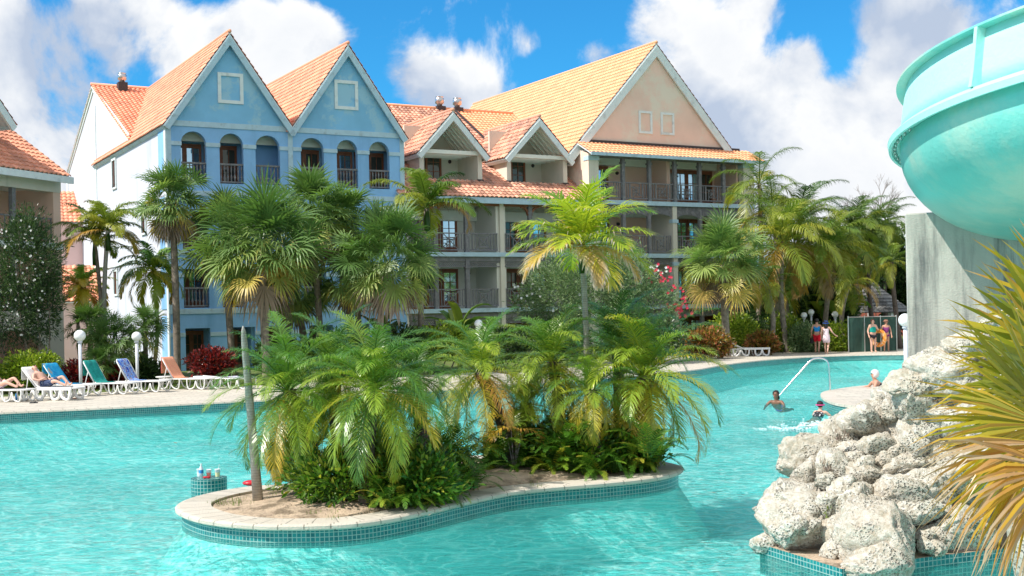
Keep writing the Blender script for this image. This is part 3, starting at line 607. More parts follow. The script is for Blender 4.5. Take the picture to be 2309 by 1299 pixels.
for uc, hw in ((3.45, 2.0), (8.75, 2.08)):
    ze, zr = 10.95, 13.1
    gable_roof(Mw, uc, hw, ze, zr, DV - .35, 7.2, ROOF_W, .3, TRIM_WHITE, board_h=.26)
    m = MB()
    for sg in (-1, 1): x = uc + sg * (hw - .28); m.box(x - .13, x + .13, DV, 6., 9.1, 10.95)
    m.box(uc - hw + .41, uc + hw - .41, 3.6, 3.75, 9.1, 12.6); m.box(uc - hw + .41, uc + hw - .41, DV + .05, 3.6, 9.1, 9.25)
    m.build('dormer_wall', CREAM, Mw)
    m = MB(); m.box(uc - hw + .16, uc + hw - .16, DV - .1, DV + .06, 10.82, 11.02); m.box(uc - hw + .42, uc + hw - .42, DV - .05, DV + .12, 9.38, 9.46)
    for k in range(8):
        v = DV + .3 + k * .42
        for sg in (-1, 1): m.beam((uc + sg * .03, v, zr - .30), (uc + sg * (hw - .02), v, ze - .22), .06, .15)
    for k in range(6): v = DV + .32 + k * .5; m.box(uc - hw + .42, uc + hw - .42, v, v + .07, 10.84, 10.98)
    for sg in (-1, 1): n_ = Vector((sg * (zr - ze), 0, hw)).normalized() * -.14; m.quad(*[Vector(q) + n_ for q in ((uc, DV, zr - .06), (uc + sg * hw, DV, ze - .06), (uc + sg * hw, 4, ze - .06), (uc, 4, zr - .06))])
    m.build('rafters', CEIL, Mw)
    m = MB()
    for sg in (-1, 1): x = uc + sg * (hw - .28); m.box(x - .17, x + .17, DV - .08, DV + .1, 9.3, 9.55)
    m.build('corner_flashing', DARKMETAL, Mw)
    door(Mw, uc + .05, 3.5, 9.25, .95, 1.9, 1, GLASSD)
    m = MB(); m.ball((uc + 1.1, 3.58, 10.75), .11, 10, (1, .6, 1)); m.build('wall_lamp', DARKMETAL, Mw, True)
stack_vent(Mw, 7.3, 10.2, 14.92); stack_vent(Mw, 8.5, 10.2, 14.92)

Mw.scale = (1.04,) * 3
# ------------------------------------------------------------ peach building with one big gable
Op = Vector((4.386, 67.142, 0)) * 1.04; P = empty('hotel_building', (Op.x, Op.y, -.096), TH, 'peach hotel wing with one huge gable, two blind windows and long grey wooden balconies', 'building')
WP = 11.8; GV = 1.0
m = MB(); m.poly([(-.3, GV, 11.25), (11.6, GV, 11.25), (11.6, GV, 11.4), (5.45, GV, 17.55), (-.3, GV, 11.4)]); m.build('gable_wall', PEACH, P)
m = MB(); m.poly([(0, 0, -.5), (0, 0, 11.1), (0, GV, 11.4), (0, 22, 11.4), (0, 22, -.5)]); m.quad((WP, 0, -.5), (WP, 22, -.5), (WP, 22, 11.2), (WP, 0, 11.2)); m.build('side_wall', PEACH, P)
m = MB()
for x0, x1 in ((.005, .66), (11.0, 11.8)): m.box(x0, x1, -.0, .45, -.5, 11.1)
m.box(5.72, 6.02, .02, 2.6, -.4, 8.3); m.build('pillar', CREAM, P)
m = MB()
for x0, x1 in ((-.03, .70), (10.96, 11.84)):
    for z in (10.72, 5.35, 2.45, 1.9, 8.33): m = MB(); m.box(x0, x1, -.04, .49, z, z + (.24 if z > 9 else .22)); m.build('pillar_band', TRIM_BLUE, P)
for z in (7.35, 4.9): m = MB(); m.box(5.66, 6.08, -.03, .3, z, z + .2); m.build('pillar_band', TRIM_BLUE, P)
m = MB()
for z in FL[1:]: m.box(.66, 11.0, -.05, .04, z - .24, z); m.box(.66, 11.0, .041, 2.5, z - .2, z - .02)
m.build('floor_slab', TRIM_BLUE, P)
for k, fl in enumerate(FL):
    m = MB(); m.box(.02, WP - .02, 2.5, 2.7, fl - .1, fl + 2.85)
    for x in (.7, 5.86, 10.9): m.box(x - .06, x + .06, .46, 2.5, fl, fl + 2.7)
    if k == 3: m.box(5.7, 5.95, .5, 2.5, fl, fl + 2.6)
    m.build('recess_wall', PEACH_IN, P)
    if k == 3: m = MB(); m.box(.1, WP - .1, .3, 2.49, 11.27, 11.35); m.build('ceiling', CEIL, P)
    m = MB(); m.box(.77, 5.79, 2.25, 2.49, fl + 2.25, fl + 2.7); m.box(5.93, 10.83, 2.25, 2.49, fl + 2.25, fl + 2.7); m.build('bulkhead', CEIL, P)
    for u, g_ in ((1.5, GLASSD), (2.45, GLASS), (7.2, GLASSD), (8.15, GLASS), (9.1, GLASS), (10.1, GLASSD)): door(P, u, 2.42, fl, .93, 2.2, 1, g_)
    for u in (3.6, 10.4): m = MB(); m.ball((u, 2.46, fl + 1.85), .13, 10, (1, .6, .8)); m.build('wall_lamp', DARKMETAL, P, True)
posts = (2.35, 4.17, 5.97, 7.77, 9.55)
for x in posts:
    m = MB(); m.box(x - .1, x + .1, .02, .22, FL[3], 11.0); m.box(x - .14, x + .14, -.02, .26, 10.62, 10.72); m.build('post', WOODGREY, P)
xs = [.66] + list(posts) + [11.0]
for a, b in zip(xs, xs[1:]): rail_star(P, a + .1, b - .1, .12, FL[3])
m = MB(); m.box(.2, 11.6, .0, .2, 10.9, 11.08)
for i in range(24): u = .4 + i * .48; m.beam((u, -.5, 10.98), (u, 1.0, 11.75), .07, .12)
m.build('beam', WOODGREY, P)
for k, fl in enumerate((FL[2], FL[1], FL[0])):
    for x in (2.35, 4.1, 7.77, 9.5):
        if k == 0 and x == 9.5: pass
        m = MB(); m.box(x - .1, x + .1, .04, .24, fl, fl + 2.6); m.build('post', WOODGREY, P)
    for a, b in ((.66, 5.72), (6.02, 11.0)):
        m = MB()
        if k == 0:
            w_ = (b - a) / 3
            for j in range(3): slatted(m, a + j * w_, a + (j + 1) * w_, .1, 7.55, 8.31, arch=.28)
        else: lattice(m, a, b, .1, fl + 2.3, fl + 2.72)
        m.build('valance', WOODGREY, P)
        if k < 2:
            ps = [a] + [x for x in (2.35, 4.1, 7.77, 9.5) if a < x < b] + [b]
            for p_, q_ in zip(ps, ps[1:]): rail_star(P, p_ + .1, q_ - .1, .14, fl, plain=(k == 1))
frame_part(P, 4.15, 5.1, 12.55, 13.85, GV, .13, TRIM_WHITE, 'blind_window_frame'); frame_part(P, 5.72, 6.68, 12.55, 13.85, GV, .13, TRIM_WHITE, 'blind_window_frame')
gable_roof(P, 5.45, 6.0, 11.4, 17.85, GV - .12, 23.5, ROOF_P, .55, TRIM_WHITE, board_h=.42)
s_ = Vector((0, 1.62, .82)); roof_part(P, (-.15, -.55, 11.08), (1, 0, 0), s_, 12.4, s_.length, ROOF_P)
m = MB(); m.box(-.2, 12.3, -.62, -.56, 10.92, 11.1); m.build('fascia', TRIM_BLUE, P); m = MB(); m.box(.0, 11.5, GV - .12, GV, 11.85, 12.0); m.build('roof_flashing', DARKMETAL, P)

P.scale = (1.04,) * 3
# ------------------------------------------------------------ left building
TL = atan2(.938, .347); OL = at(140, 620, 52); LB = empty('hotel_building', (OL.x, OL.y, 0), TL, 'cream and pink hotel wing at the left edge with tiled eave and deep balconies', 'building')
# local u runs away from the camera along the facade, ends at u = 0; v points to the left
m = MB()
for z in (-.3,): pass
m.box(-.45, 0, 0, .4, -.4, 8.55); m.box(-14, -.45, 2.4, 2.6, -.4, 9.0); m.box(-.4, -.02, .4, 9, -.4, 8.6); m.box(-5.4, -5.1, 0, 2.4, -.4, 8.5); m.box(-10.5, -10.2, 0, 2.4, -.4, 8.5); m.build('wall', PEACH_IN, LB)
m = MB(); wall_open(m, -14, .02, -.4, 2.9, -.02, [(-4.9, -1.0, -.3, 1.0, 1.1), (-10., -5.8, -.3, 1.0, 1.1)], .4); m.build('arcade', CREAM, LB)
m = MB()
for z in (5.75,): m.box(-14, .05, -.07, .3, z - .28, z)
m.box(-14, 0, .3, 2.4, 5.5, 5.7); m.build('floor_slab', TRIM_WHITE, LB); m = MB(); m.box(-14, .0, -.03, .45, 7.9, 8.6); m.build('eave_beam', CREAM, LB)
for fl in (2.9, 5.78):
    for a, b in ((-5.1, -2.8), (-2.6, -.47), (-10, -7.8), (-7.6, -5.5)): rail_x(LB, a, b, .1, fl)
    m = MB(); m.box(-2.8, -2.6, .02, .2, fl, fl + 2.7); m.build('post', WOODGREY, LB)
    door(LB, -3.6, 2.36, fl, 1.7, 2.1, 2, GLASSD)
m = MB(); m.box(-14, -.5, .5, 2.39, 8.05, 8.2); m.build('ceiling', CEIL, LB)
s_ = Vector((0, 3.4, 2.4)); roof_part(LB, (-14, -.55, 8.58), (1, 0, 0), s_, 14.05, s_.length, ROOF_O)
m = MB(); m.box(-14, .08, -.66, -.56, 8.26, 8.54); m.build('fascia', TRIM_WHITE, LB)
gx = -4.6
m = MB(); m.box(gx - 1.6, gx + 1.5, 1.1, 4, 9.2, 10.9); m.build('dormer_wall', PEACH, LB)
gable_roof(LB, gx, 2.4, 10.9, 13.3, .5, 6, ROOF_O, .45, TRIM_WHITE, board_h=.3)

# ------------------------------------------------------------ buildings far behind
def far_block(name, px0, px1, ptop, d, wm, label, bands=(), roof=None, th=6.):
    a = at(px0, 700, d); b = at(px1, 700, d); zt = at((px0 + px1) / 2, ptop, d).z; e = empty(name, (a.x, a.y, 0), 0, label, 'building'); L = b.x - a.x
    m = MB(); m.box(0, L, 0, th, -.3, zt); m.build('wall', wm, e); m = MB()
    for z in bands: m.box(-.03, L + .03, -.06, .0, z, z + .28)
    if bands: m.build('string_course', TRIM_WHITE, e)
    if roof:
        s = Vector((0, 3, 2.)); roof_part(e, (-.4, -.5, zt), (1, 0, 0), s, L + .8, s.length * 1.2, roof)
    return e, L
e, L = far_block('red_building', 1740, 2110, 600, 96, RED_WALL, 'dark red building with pale bands seen behind the gazebo', (2.2, 3.6), None)
for i in range(9):
    x = .8 + i * 1.8; m = MB(); wall_open(m, x, x + 1.0, 3.95, 5.7, -.03, [(x + .1, x + .9, 4., 5.1, .4)], .02); f_ = m.build('window', TRIM_WHITE, e); m = MB(); m.box(x + .1, x + .9, -.012, -.004, 4., 5.5); m.build('pane', DARKIN, f_)
e, L = far_block('pink_building', 60, 212, 530, 82, PINKB, 'small pink building with white siding, between the cream wing and the blue wing', (3.3,), ROOF_O)
m = MB()
for i in range(14): m.box(.5, L - .2, -.05, -.01, 4. + i * .2, 4.15 + i * .2)
m.build('siding', TRIM_WHITE, e)
for px, py, d in ((160, 668, 70), (178, 490, 76)):
    c = at(px, py, d); e = empty('tiled_annex', (c.x, c.y, 0), .4, 'low annex with orange tiled roof glimpsed behind the yellow palm' if py > 600 else 'tiled orange roof piece glimpsed behind the slim palms', 'building')
    m = MB(); m.box(-2.5, 2.0, .4, 5, -.3, c.z); m.build('wall', PINKB, e); s = Vector((0, 3, 2.2)); roof_part(e, (-3, 0, c.z - .3), (1, 0, 0), s, 5.4, s.length, ROOF_O)
# gazebo
c = at(1968, 705, 76); g = empty('gazebo', (c.x, c.y, 0), 0, 'small gazebo with grey shingled pyramid roof behind the green screen fence', 'gazebo')
m = MB(); r_ = 2.4; A = [Vector((r_ * cos(pi / 4 + k * pi / 3), r_ * sin(pi / 4 + k * pi / 3), c.z)) for k in range(6)]; top = Vector((0, 0, c.z + 1.9)); k6 = 9
for i in range(6):
    a, b = A[i], A[(i + 1) % 6]; L = (b - a).length
    for k in range(k6):
        f0 = k / k6; f1 = (k + 1) / k6; dz = Vector((0, 0, .04)); m.quad(a.lerp(top, f0) + dz, b.lerp(top, f0) + dz, b.lerp(top, f1), a.lerp(top, f1), ((0, f0 * 2.7), (L, f0 * 2.7), (L, f1 * 2.7), (0, f1 * 2.7))); m.quad(a.lerp(top, f0), b.lerp(top, f0), b.lerp(top, f0) + dz, a.lerp(top, f0) + dz, ((0, 0),) * 4)
m.build('roof', SHINGLE, g)
for p_ in A: m = MB(); m.box(p_.x * .88 - .08, p_.x * .88 + .08, p_.y * .88 - .08, p_.y * .88 + .08, -.2, c.z); m.build('post', TRIM_WHITE, g)
# green screened fence
a = gz(1931, 797, 0.); b = gz(2042, 793, 0.); d = b - a; e = empty('screened_fence', (a.x, a.y + 1.5, 0), atan2(d.y, d.x), 'chain fence covered with dark green windscreen behind the two women', 'fence'); L = d.length
m = MB(); n = 24
for i in range(n):
    y0 = .03 * sin(i * 1.3); y1 = .03 * sin((i + 1) * 1.3); m.quad((i * L / n, y0, 0), ((i + 1) * L / n, y1, 0), ((i + 1) * L / n, y1, 1.78), (i * L / n, y0, 1.78)); m.quad((i * L / n, y0 + .01, 0), (i * L / n, y0 + .01, 1.78), ((i + 1) * L / n, y1 + .01, 1.78), ((i + 1) * L / n, y1 + .01, 0))
m.build('windscreen', SCREEN, e)
for i in range(4): m = MB(); m.tube([(i * L / 3, -.05, -.1), (i * L / 3, -.05, 1.86)], .03, 6); m.build('post', STEEL, e)
m = MB(); m.tube([(0, -.05, 1.8), (L, -.05, 1.8)], .02, 6); m.build('top_rail', STEEL, e)
#PART2
# ------------------------------------------------------------ plants
UP = Vector((0, 0, 1)); GZ = -.06
R_ = random.Random(11)
def fan_leaf(mb, o, az, el, pet, R, n, tv, droop=.45, spread=118, pw=.025, rnd=R_, tipt=.12, gap=.9):
    h = Vector((cos(az), sin(az), 0)); S = Vector((-sin(az), cos(az), 0)); d = h * cos(el) + UP * sin(el)
    roll = rnd.uniform(-.8, .8); hub = o + d * pet - UP * pet * .12
    mb.tv = tv
    a, b, c, e = (mb.vert(o + S * pw), mb.vert(o - S * pw), mb.vert(hub - S * pw * .6), mb.vert(hub + S * pw * .6)); mb.face(a, b, c, e)
    el2 = el - .35; T = h * cos(el2) + UP * sin(el2); Nn = T.cross(S)
    S = S * cos(roll) + Nn * sin(roll); Nn = T.cross(S); dt = radians(2 * spread) / n
    for k in range(n):
        a = radians(-spread) + dt * (k + .5) + rnd.uniform(-.02, .02); dr = T * cos(a) + S * sin(a) + Nn * (.22 * abs(sin(a)) + .08 * (k % 2)); dr.normalize()
        L = R * (.78 + .24 * cos(a * .75)) * rnd.uniform(.78, 1.12); w = L * .42 * dt * .5 * gap; pp = (-T * sin(a) + S * cos(a)); dp = droop * rnd.uniform(.6, 1.4)
        m_ = hub + dr * L * .42; q = m_ + (dr - UP * dp * .5).normalized() * L * .30; tip = q + (dr * .8 - UP * dp * 1.3).normalized() * L * .28
        mb.tv = tv; i0 = mb.vert(hub); i1 = mb.vert(m_ - pp * w); i2 = mb.vert(m_ + pp * w); mb.tv = min(1, tv + tipt * .4); i3 = mb.vert(q - pp * w * .62); i4 = mb.vert(q + pp * w * .62)
        mb.tv = min(1, tv + tipt); i5 = mb.vert(tip); mb.face(i0, i1, i2); mb.face(i1, i3, i4, i2); mb.face(i3, i5, i4)
def frond(mb, o, az, el, L, n, ll, lw, droop, tv, hang=.4, vee=.25, rnd=R_, pet=.12, tipt=.1, rw=.02, bend=1.4, dead_tip=0.):
    pts = []; p = Vector(o); K = 14; sw = rnd.uniform(-.25, .25)
    for k in range(K + 1):
        s = k / K; e = el - droop * s ** bend; a = az + sw * s; T = Vector((cos(a) * cos(e), sin(a) * cos(e), sin(e))); pts.append((p.copy(), T)); p = p + T * (L / K)
    mb.tv = tv
    for k in range(K):
        (a, T), (b, _) = pts[k], pts[k + 1]; S = T.cross(UP)
        if S.length < .05: S = Vector((-sin(az), cos(az), 0))
        S.normalize(); w0 = rw * (1 - k / K * .85); w1 = rw * (1 - (k + 1) / K * .85); Nn = S.cross(T)
        i = [mb.vert(a - S * w0), mb.vert(a + S * w0), mb.vert(b + S * w1), mb.vert(b - S * w1), mb.vert(a - Nn * w0), mb.vert(b - Nn * w1)]
        mb.face(i[0], i[1], i[2], i[3]); mb.face(i[1], i[4], i[5], i[2]); mb.face(i[4], i[0], i[3], i[5])
    for k in range(n):
        s = pet + (1 - pet) * (k + .5) / n; x = s * K; j = min(K - 1, int(x)); f = x - j; P0 = pts[j][0].lerp(pts[j + 1][0], f); T = pts[j][1]
        S = T.cross(UP); 
        if S.length < .05: S = Vector((-sin(az), cos(az), 0))
        S.normalize(); Nn = S.cross(T); l0 = ll * (sin(pi * min(1, .16 + .80 * s)) ** .55) * (1 if s < .93 else .8)
        for sg in (-1, 1):
            a = radians(38 + 32 * (1 - s) - 14 * s) + rnd.uniform(-.10, .10); l = l0 * rnd.uniform(.85, 1.1)
            dr = (S * sg * sin(a) + T * cos(a) + Nn * vee * rnd.uniform(.3, 1.4)).normalized(); Wd = (T * sin(a) - S * sg * cos(a)).normalized() * lw
            hg = hang * rnd.uniform(.6, 1.4); m_ = P0 + dr * l * .45 - UP * hg * l * .06; q = m_ + (dr - UP * hg).normalized() * l * .33; tip = q + (dr * .7 - UP * hg * 1.7).normalized() * l * .25
            dt_ = tv if rnd.random() > dead_tip else .95
            mb.tv = tv; i0 = mb.vert(P0 - Wd * .35); i1 = mb.vert(P0 + Wd * .35); i2 = mb.vert(m_ - Wd * .5); i3 = mb.vert(m_ + Wd * .5); mb.tv = min(1, dt_ + tipt * .5); i4 = mb.vert(q - Wd * .34); i5 = mb.vert(q + Wd * .34); mb.tv = min(1, dt_ + tipt); i6 = mb.vert(tip)
            mb.face(i0, i1, i3, i2); mb.face(i2, i3, i5, i4); mb.face(i4, i5, i6)
def trunk_part(parent, p0, p1, r0, r1, mt, bend=.15, n=9, name='trunk'):
    mb = MB(); pts = []; rad = []; K = 12; sd = R_.random() * 9; side = Vector((R_.uniform(-1, 1), R_.uniform(-1, 1), 0)).normalized()
    for k in range(K + 1):
        s = k / K; pts.append(Vector(p0).lerp(Vector(p1), s) + side * bend * sin(pi * s)); rad.append((r0 + (r1 - r0) * s) * (1 + .12 * noise.noise(Vector((s * 9, sd, 0)))) * (1.25 if k == 0 else 1))
    mb.tube(pts, rad, n); return mb.build(name, mt, parent, True)
def base_of(px, d, z=GZ): q = at(px, 700, d); return Vector((q.x, d, z))
def fan_palm(cx, cy, r, d, bx, label, group='fan palms before the blue hotel wing', n=34, skirt=8, tb=.15, dk=0., trunk=TRUNK, tr=.15, seg=26):
    c = at(cx, cy, d); b = base_of(bx, d); rr = r * d / F; e = empty('fan_palm', b, 0, label, 'palm tree', group); o = c - b
    trunk_part(e, (0, 0, -.1), o - UP * rr * .10, tr, tr * .85, trunk, .08); mb = MB(); ds = MB()
    n = int(n * 2.1)
    for i in range(n):
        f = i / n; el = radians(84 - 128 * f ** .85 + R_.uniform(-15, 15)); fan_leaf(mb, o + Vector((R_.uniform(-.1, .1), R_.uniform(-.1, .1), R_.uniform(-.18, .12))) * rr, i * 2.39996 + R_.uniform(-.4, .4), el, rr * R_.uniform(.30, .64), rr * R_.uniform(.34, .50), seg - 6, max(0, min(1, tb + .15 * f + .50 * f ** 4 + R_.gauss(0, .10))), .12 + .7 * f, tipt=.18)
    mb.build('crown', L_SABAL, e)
    if skirt:
        for i in range(skirt): fan_leaf(ds, o - UP * rr * .12, i * 2.4 + R_.uniform(-.3, .3), radians(R_.uniform(-75, -45)), rr * .35, rr * .55, 16, R_.uniform(.2, .9), 1.2, 80)
        ds.build('dead_fronds', L_DEAD, e)
    return e
def feather_palm(cx, cy, r, d, bx, label, group, lm=L_COCO, n=20, tb=.3, trunk=TRUNK, tr=.13, nl=42, ll=.30, lw=.014, droop=1.5, hang=.5, el0=78, el1=-25, bend=.2, zb=GZ, shaft=None, tspread=.35, vee=.2, skew=None, gname='feather_palm', elp=1., dead_tip=0.):
    c = at(cx, cy, d); b = base_of(bx, d, zb); rr = r * d / F; e = empty(gname, b, 0, label, 'palm tree', group); o = c - b
    trunk_part(e, (0, 0, -.1), o, tr, tr * .75, trunk, bend)
    if shaft: mb = MB(); mb.tube([o - UP * rr * shaft, o - UP * rr * shaft * .5, o + UP * .05 * rr], [tr * .95, tr * 1.0, tr * .45], 10); mb.build('crownshaft', L_BANANA, e, True)
    mb = MB()
    for i in range(n):
        f = (i + .5) / n; el = radians(el0 + (el1 - el0) * f ** elp + R_.uniform(-7, 7))
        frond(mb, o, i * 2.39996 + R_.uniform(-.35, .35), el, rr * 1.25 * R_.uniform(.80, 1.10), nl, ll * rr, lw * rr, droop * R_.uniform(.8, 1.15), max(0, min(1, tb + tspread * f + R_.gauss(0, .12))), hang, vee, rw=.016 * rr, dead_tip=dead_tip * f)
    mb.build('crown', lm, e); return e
def leafy(mb, c, rad, n, l, w, rnd=R_, lump=.3, shell=.45, tlo=0., thi=1., up=.3, zmin=-.3):
    sd = Vector((rnd.uniform(0, 50), rnd.uniform(0, 50), 0))
    for i in range(n):
        d = Vector((rnd.gauss(0, 1), rnd.gauss(0, 1), rnd.gauss(0, 1))).normalized(); q = 1 + lump * 1.6 * noise.noise(d * 2.3 + sd) + lump * .5 * noise.noise(d * 6 + sd)
        s = shell + (1 - shell) * rnd.random() ** .6
        p = Vector((c[0] + d.x * rad[0] * q * s, c[1] + d.y * rad[1] * q * s, c[2] + d.z * rad[2] * q * s))
        if p.z < zmin: continue
        g = (d + Vector((rnd.uniform(-1, 1), rnd.uniform(-1, 1), rnd.uniform(-1, 1))) * .8 + UP * up).normalized(); sd2 = g.cross(Vector((rnd.uniform(-1, 1), rnd.uniform(-1, 1), rnd.uniform(-1, 1)))).normalized()
        L = l * rnd.uniform(.6, 1.2); mb.tv = max(0, min(1, rnd.uniform(tlo, thi))); n_ = g.cross(sd2)
        a = mb.vert(p); b = mb.vert(p + g * L * .5 + sd2 * w + n_ * w * .3); e = mb.vert(p + g * L - n_ * L * .08); f = mb.vert(p + g * L * .5 - sd2 * w + n_ * w * .3); mb.face(a, b, e, f)
def shrub(name, lumps, d, lm, n, l, w, label, group=None, cat='shrub', flowers=(), stems=6, **k):
    """lumps: (px, py, rx, ry) in the photograph at distance d"""
    b = base_of(lumps[0][0], d); e = empty(name, b, 0, label, cat, group); mb = MB(); st = MB(); tot = sum(q[2] * q[3] for q in lumps)
    for px, py, rx, ry in lumps:
        c = at(px, py, d) - b; X = rx * d / F; Z = ry * d / F; leafy(mb, c, (X, max(.4, min(X, 1.6)) , Z), int(n * rx * ry / tot), l, w, zmin=.0, **k)
        for i in range(max(1, stems // len(lumps))):
            q = c + Vector((R_.uniform(-.6, .6) * X, R_.uniform(-.5, .5) * min(X, 1.5), R_.uniform(-.2, .7) * Z)); st.tube([(c.x + R_.uniform(-.3, .3) * X, R_.uniform(-.2, .2), -.1), (q.x * .6 + c.x * .4, q.y * .5, q.z * .5), q], [.035, .025, .012], 5)
    mb.build('foliage', lm, e); st.build('stem', TRUNK, e, True)
    for mt, nf, reg, s in flowers:
        fm = MB()
        for i in range(nf):
            px, py, rx, ry = reg[i % len(reg)]; a = R_.uniform(0, 2 * pi); q = sqrt(R_.random()); c = at(px + rx * q * cos(a), py + ry * q * sin(a), d) - b; c.y -= R_.uniform(.2, 1.) * min(1.6, rx * d / F) 
            for j in range(5):
                g = j * 1.257 + a; t1 = Vector((cos(g), -.3, sin(g))); t2 = Vector((-sin(g), 0, cos(g))); fm.quad(c, c + t1 * s * .6 + t2 * s * .35, c + t1 * s, c + t1 * s * .6 - t2 * s * .35)
        fm.build('flowers', mt, e)['kind'] = 'stuff'
    return e
fan_palm(388, 448, 108, 49, 397, 'tall fan palm with shaggy dead skirt, leftmost of the tall fan palms', skirt=16, dk=.1)
fan_palm(590, 560, 178, 47, 598, 'widest fan palm of the cluster, its long orange tipped leaves hanging over the red shrub', n=48, skirt=4, tb=.12, tr=.17, seg=30)
fan_palm(508, 530, 125, 50, 524, 'fan palm squeezed between the tall left one and the widest one', skirt=5)
fan_palm(702, 480, 135, 51, 722, 'fan palm with crown just under the third and fourth arches of the blue wing', skirt=7)
fan_palm(775, 500, 120, 53, 803, 'fan palm under the fifth arch, behind the rounder grey green one', skirt=4)
fan_palm(872, 580, 152, 48, 845, 'rounded grey green fan palm, rightmost of the cluster, beside the balconies', n=44, skirt=6, tb=.05, seg=30)
fan_palm(665, 640, 120, 52, 690, 'low dark fan palm half hidden behind the widest one', skirt=3, tb=.1)
fan_palm(1628, 585, 122, 60, 1637, 'round headed fan palm with orange lower leaves in front of the peach wing', 'fan palm by the peach wing', n=46, skirt=7, tb=.25, tr=.2, seg=30)
for cx, cy, r, d, lb in ((255, 770, 85, 45, 'low dark fan palm between the two left globe lamps'), (205, 735, 70, 47, 'low fan palm behind the left globe lamp post'), (325, 740, 72, 46.5, 'low fan palm behind the second globe lamp'), (225, 815, 55, 44, 'smallest trunkless fan palm behind the teal towel lounger')):
    fan_palm(cx, cy, r, d, cx, lb, 'low fan palms behind the loungers', n=30, skirt=0, tb=.0, tr=.1)
fan_palm(800, 620, 110, 51.5, 812, 'shaded fan palm between the widest one and the rounded grey green one', skirt=3, tb=.1)
GS = 'slim palms beside the left wall'
feather_palm(213, 545, 98, 50, 219, 'slim palm with arching fronds, left one of the slender pair', GS, L_COCO, 14, .36, TRUNK, .10, 50, .34, .024, 1.5, .6, 80, 5, shaft=.55)
feather_palm(243, 520, 92, 49, 240, 'slim ringed palm with one upright frond, right one of the slender pair', GS, L_COCO, 14, .38, RINGED, .11, 50, .34, .024, 1.5, .6, 85, 0, shaft=.5)
feather_palm(345, 610, 88, 51, 340, 'lime green feathery palm behind the tall fan palm trunk', GS, L_DATE, 26, .4, TRUNK, .09, 34, .3, .03, 1.9, .8)
feather_palm(182, 650, 75, 54, 185, 'bushy yellow green palm in front of the tiled annex', GS, L_DATE, 26, .62, TRUNK, .09, 34, .3, .035, 1.6, .6)
feather_palm(962, 470, 128, 52, 950, 'feather palm with one orange dying frond in front of the cream wing', 'feather palms by the hotel', L_COCO, 13, .28, TRUNK, .14, 60, .32, .022, 1.5, .6, 85, -5, shaft=.4, tspread=.25)
q = at(962, 470, 52); e = empty('dying_frond', q, 0); m = MB(); frond(m, Vector((0, 0, 0)), -.25, .35, 2.6, 56, .75, .05, 2.3, .9, .9, rw=.03); 
o = m.build('dying_frond', L_COCO, [x for x in COL.objects if x.get('label', '').startswith('feather palm with one orange')][0]); o.location = q - o.parent.location; o['label'] = 'orange dying frond'; bpy.data.objects.remove(e)
GC = 'coconut palms beside the peach wing'
for a in ((1805, 500, 120, 70, 1812, 'coconut palm between the straight one and the leaning one, farther back', 24, .2), (1925, 525, 110, 72, 1930, 'coconut palm rising above the gazebo roof', 24, .25), (1765, 650, 70, 68, 1760, 'low palm behind the straight coconut trunk', 22, .3), (2000, 500, 70, 80, 2000, 'small far palm touching the concrete pillar top', 18, .2), (1765, 545, 140, 64.2, 1774, 'coconut palm with straight trunk, nearest to the peach wing corner pillar', 30, .40), (1872, 560, 118, 66, 1850, 'leaning coconut palm with drooping golden fronds above the walking couple', 30, .42),
          (1712, 415, 105, 68, 1700, 'tall coconut palm behind the peach wing with fronds above its eave', 13, .3), (1742, 470, 95, 66, 1742, 'coconut palm with long stray frond just right of the peach wing eave', 12, .35),
          (1965, 520, 85, 72, 1975, 'distant dark palm just left of the concrete pillar top', 18, .15), (2010, 590, 60, 66, 2030, 'short palm with dark trunk beside the concrete pillar', 16, .3), (1728, 640, 75, 63, 1730, 'low young palm between the fan palm and the straight coconut palm', 16, .3), (1915, 640, 70, 64, 1905, 'bent palm with yellow fronds over the gazebo roof', 14, .45)):
    feather_palm(a[0], a[1], a[2], a[3], a[4], a[5], GC, L_COCO, a[6], a[7], TRUNK_D if a[4] > 1960 else TRUNK, .15, 50, .33, .0135, 1.6, .6, 82, -32, bend=.35)
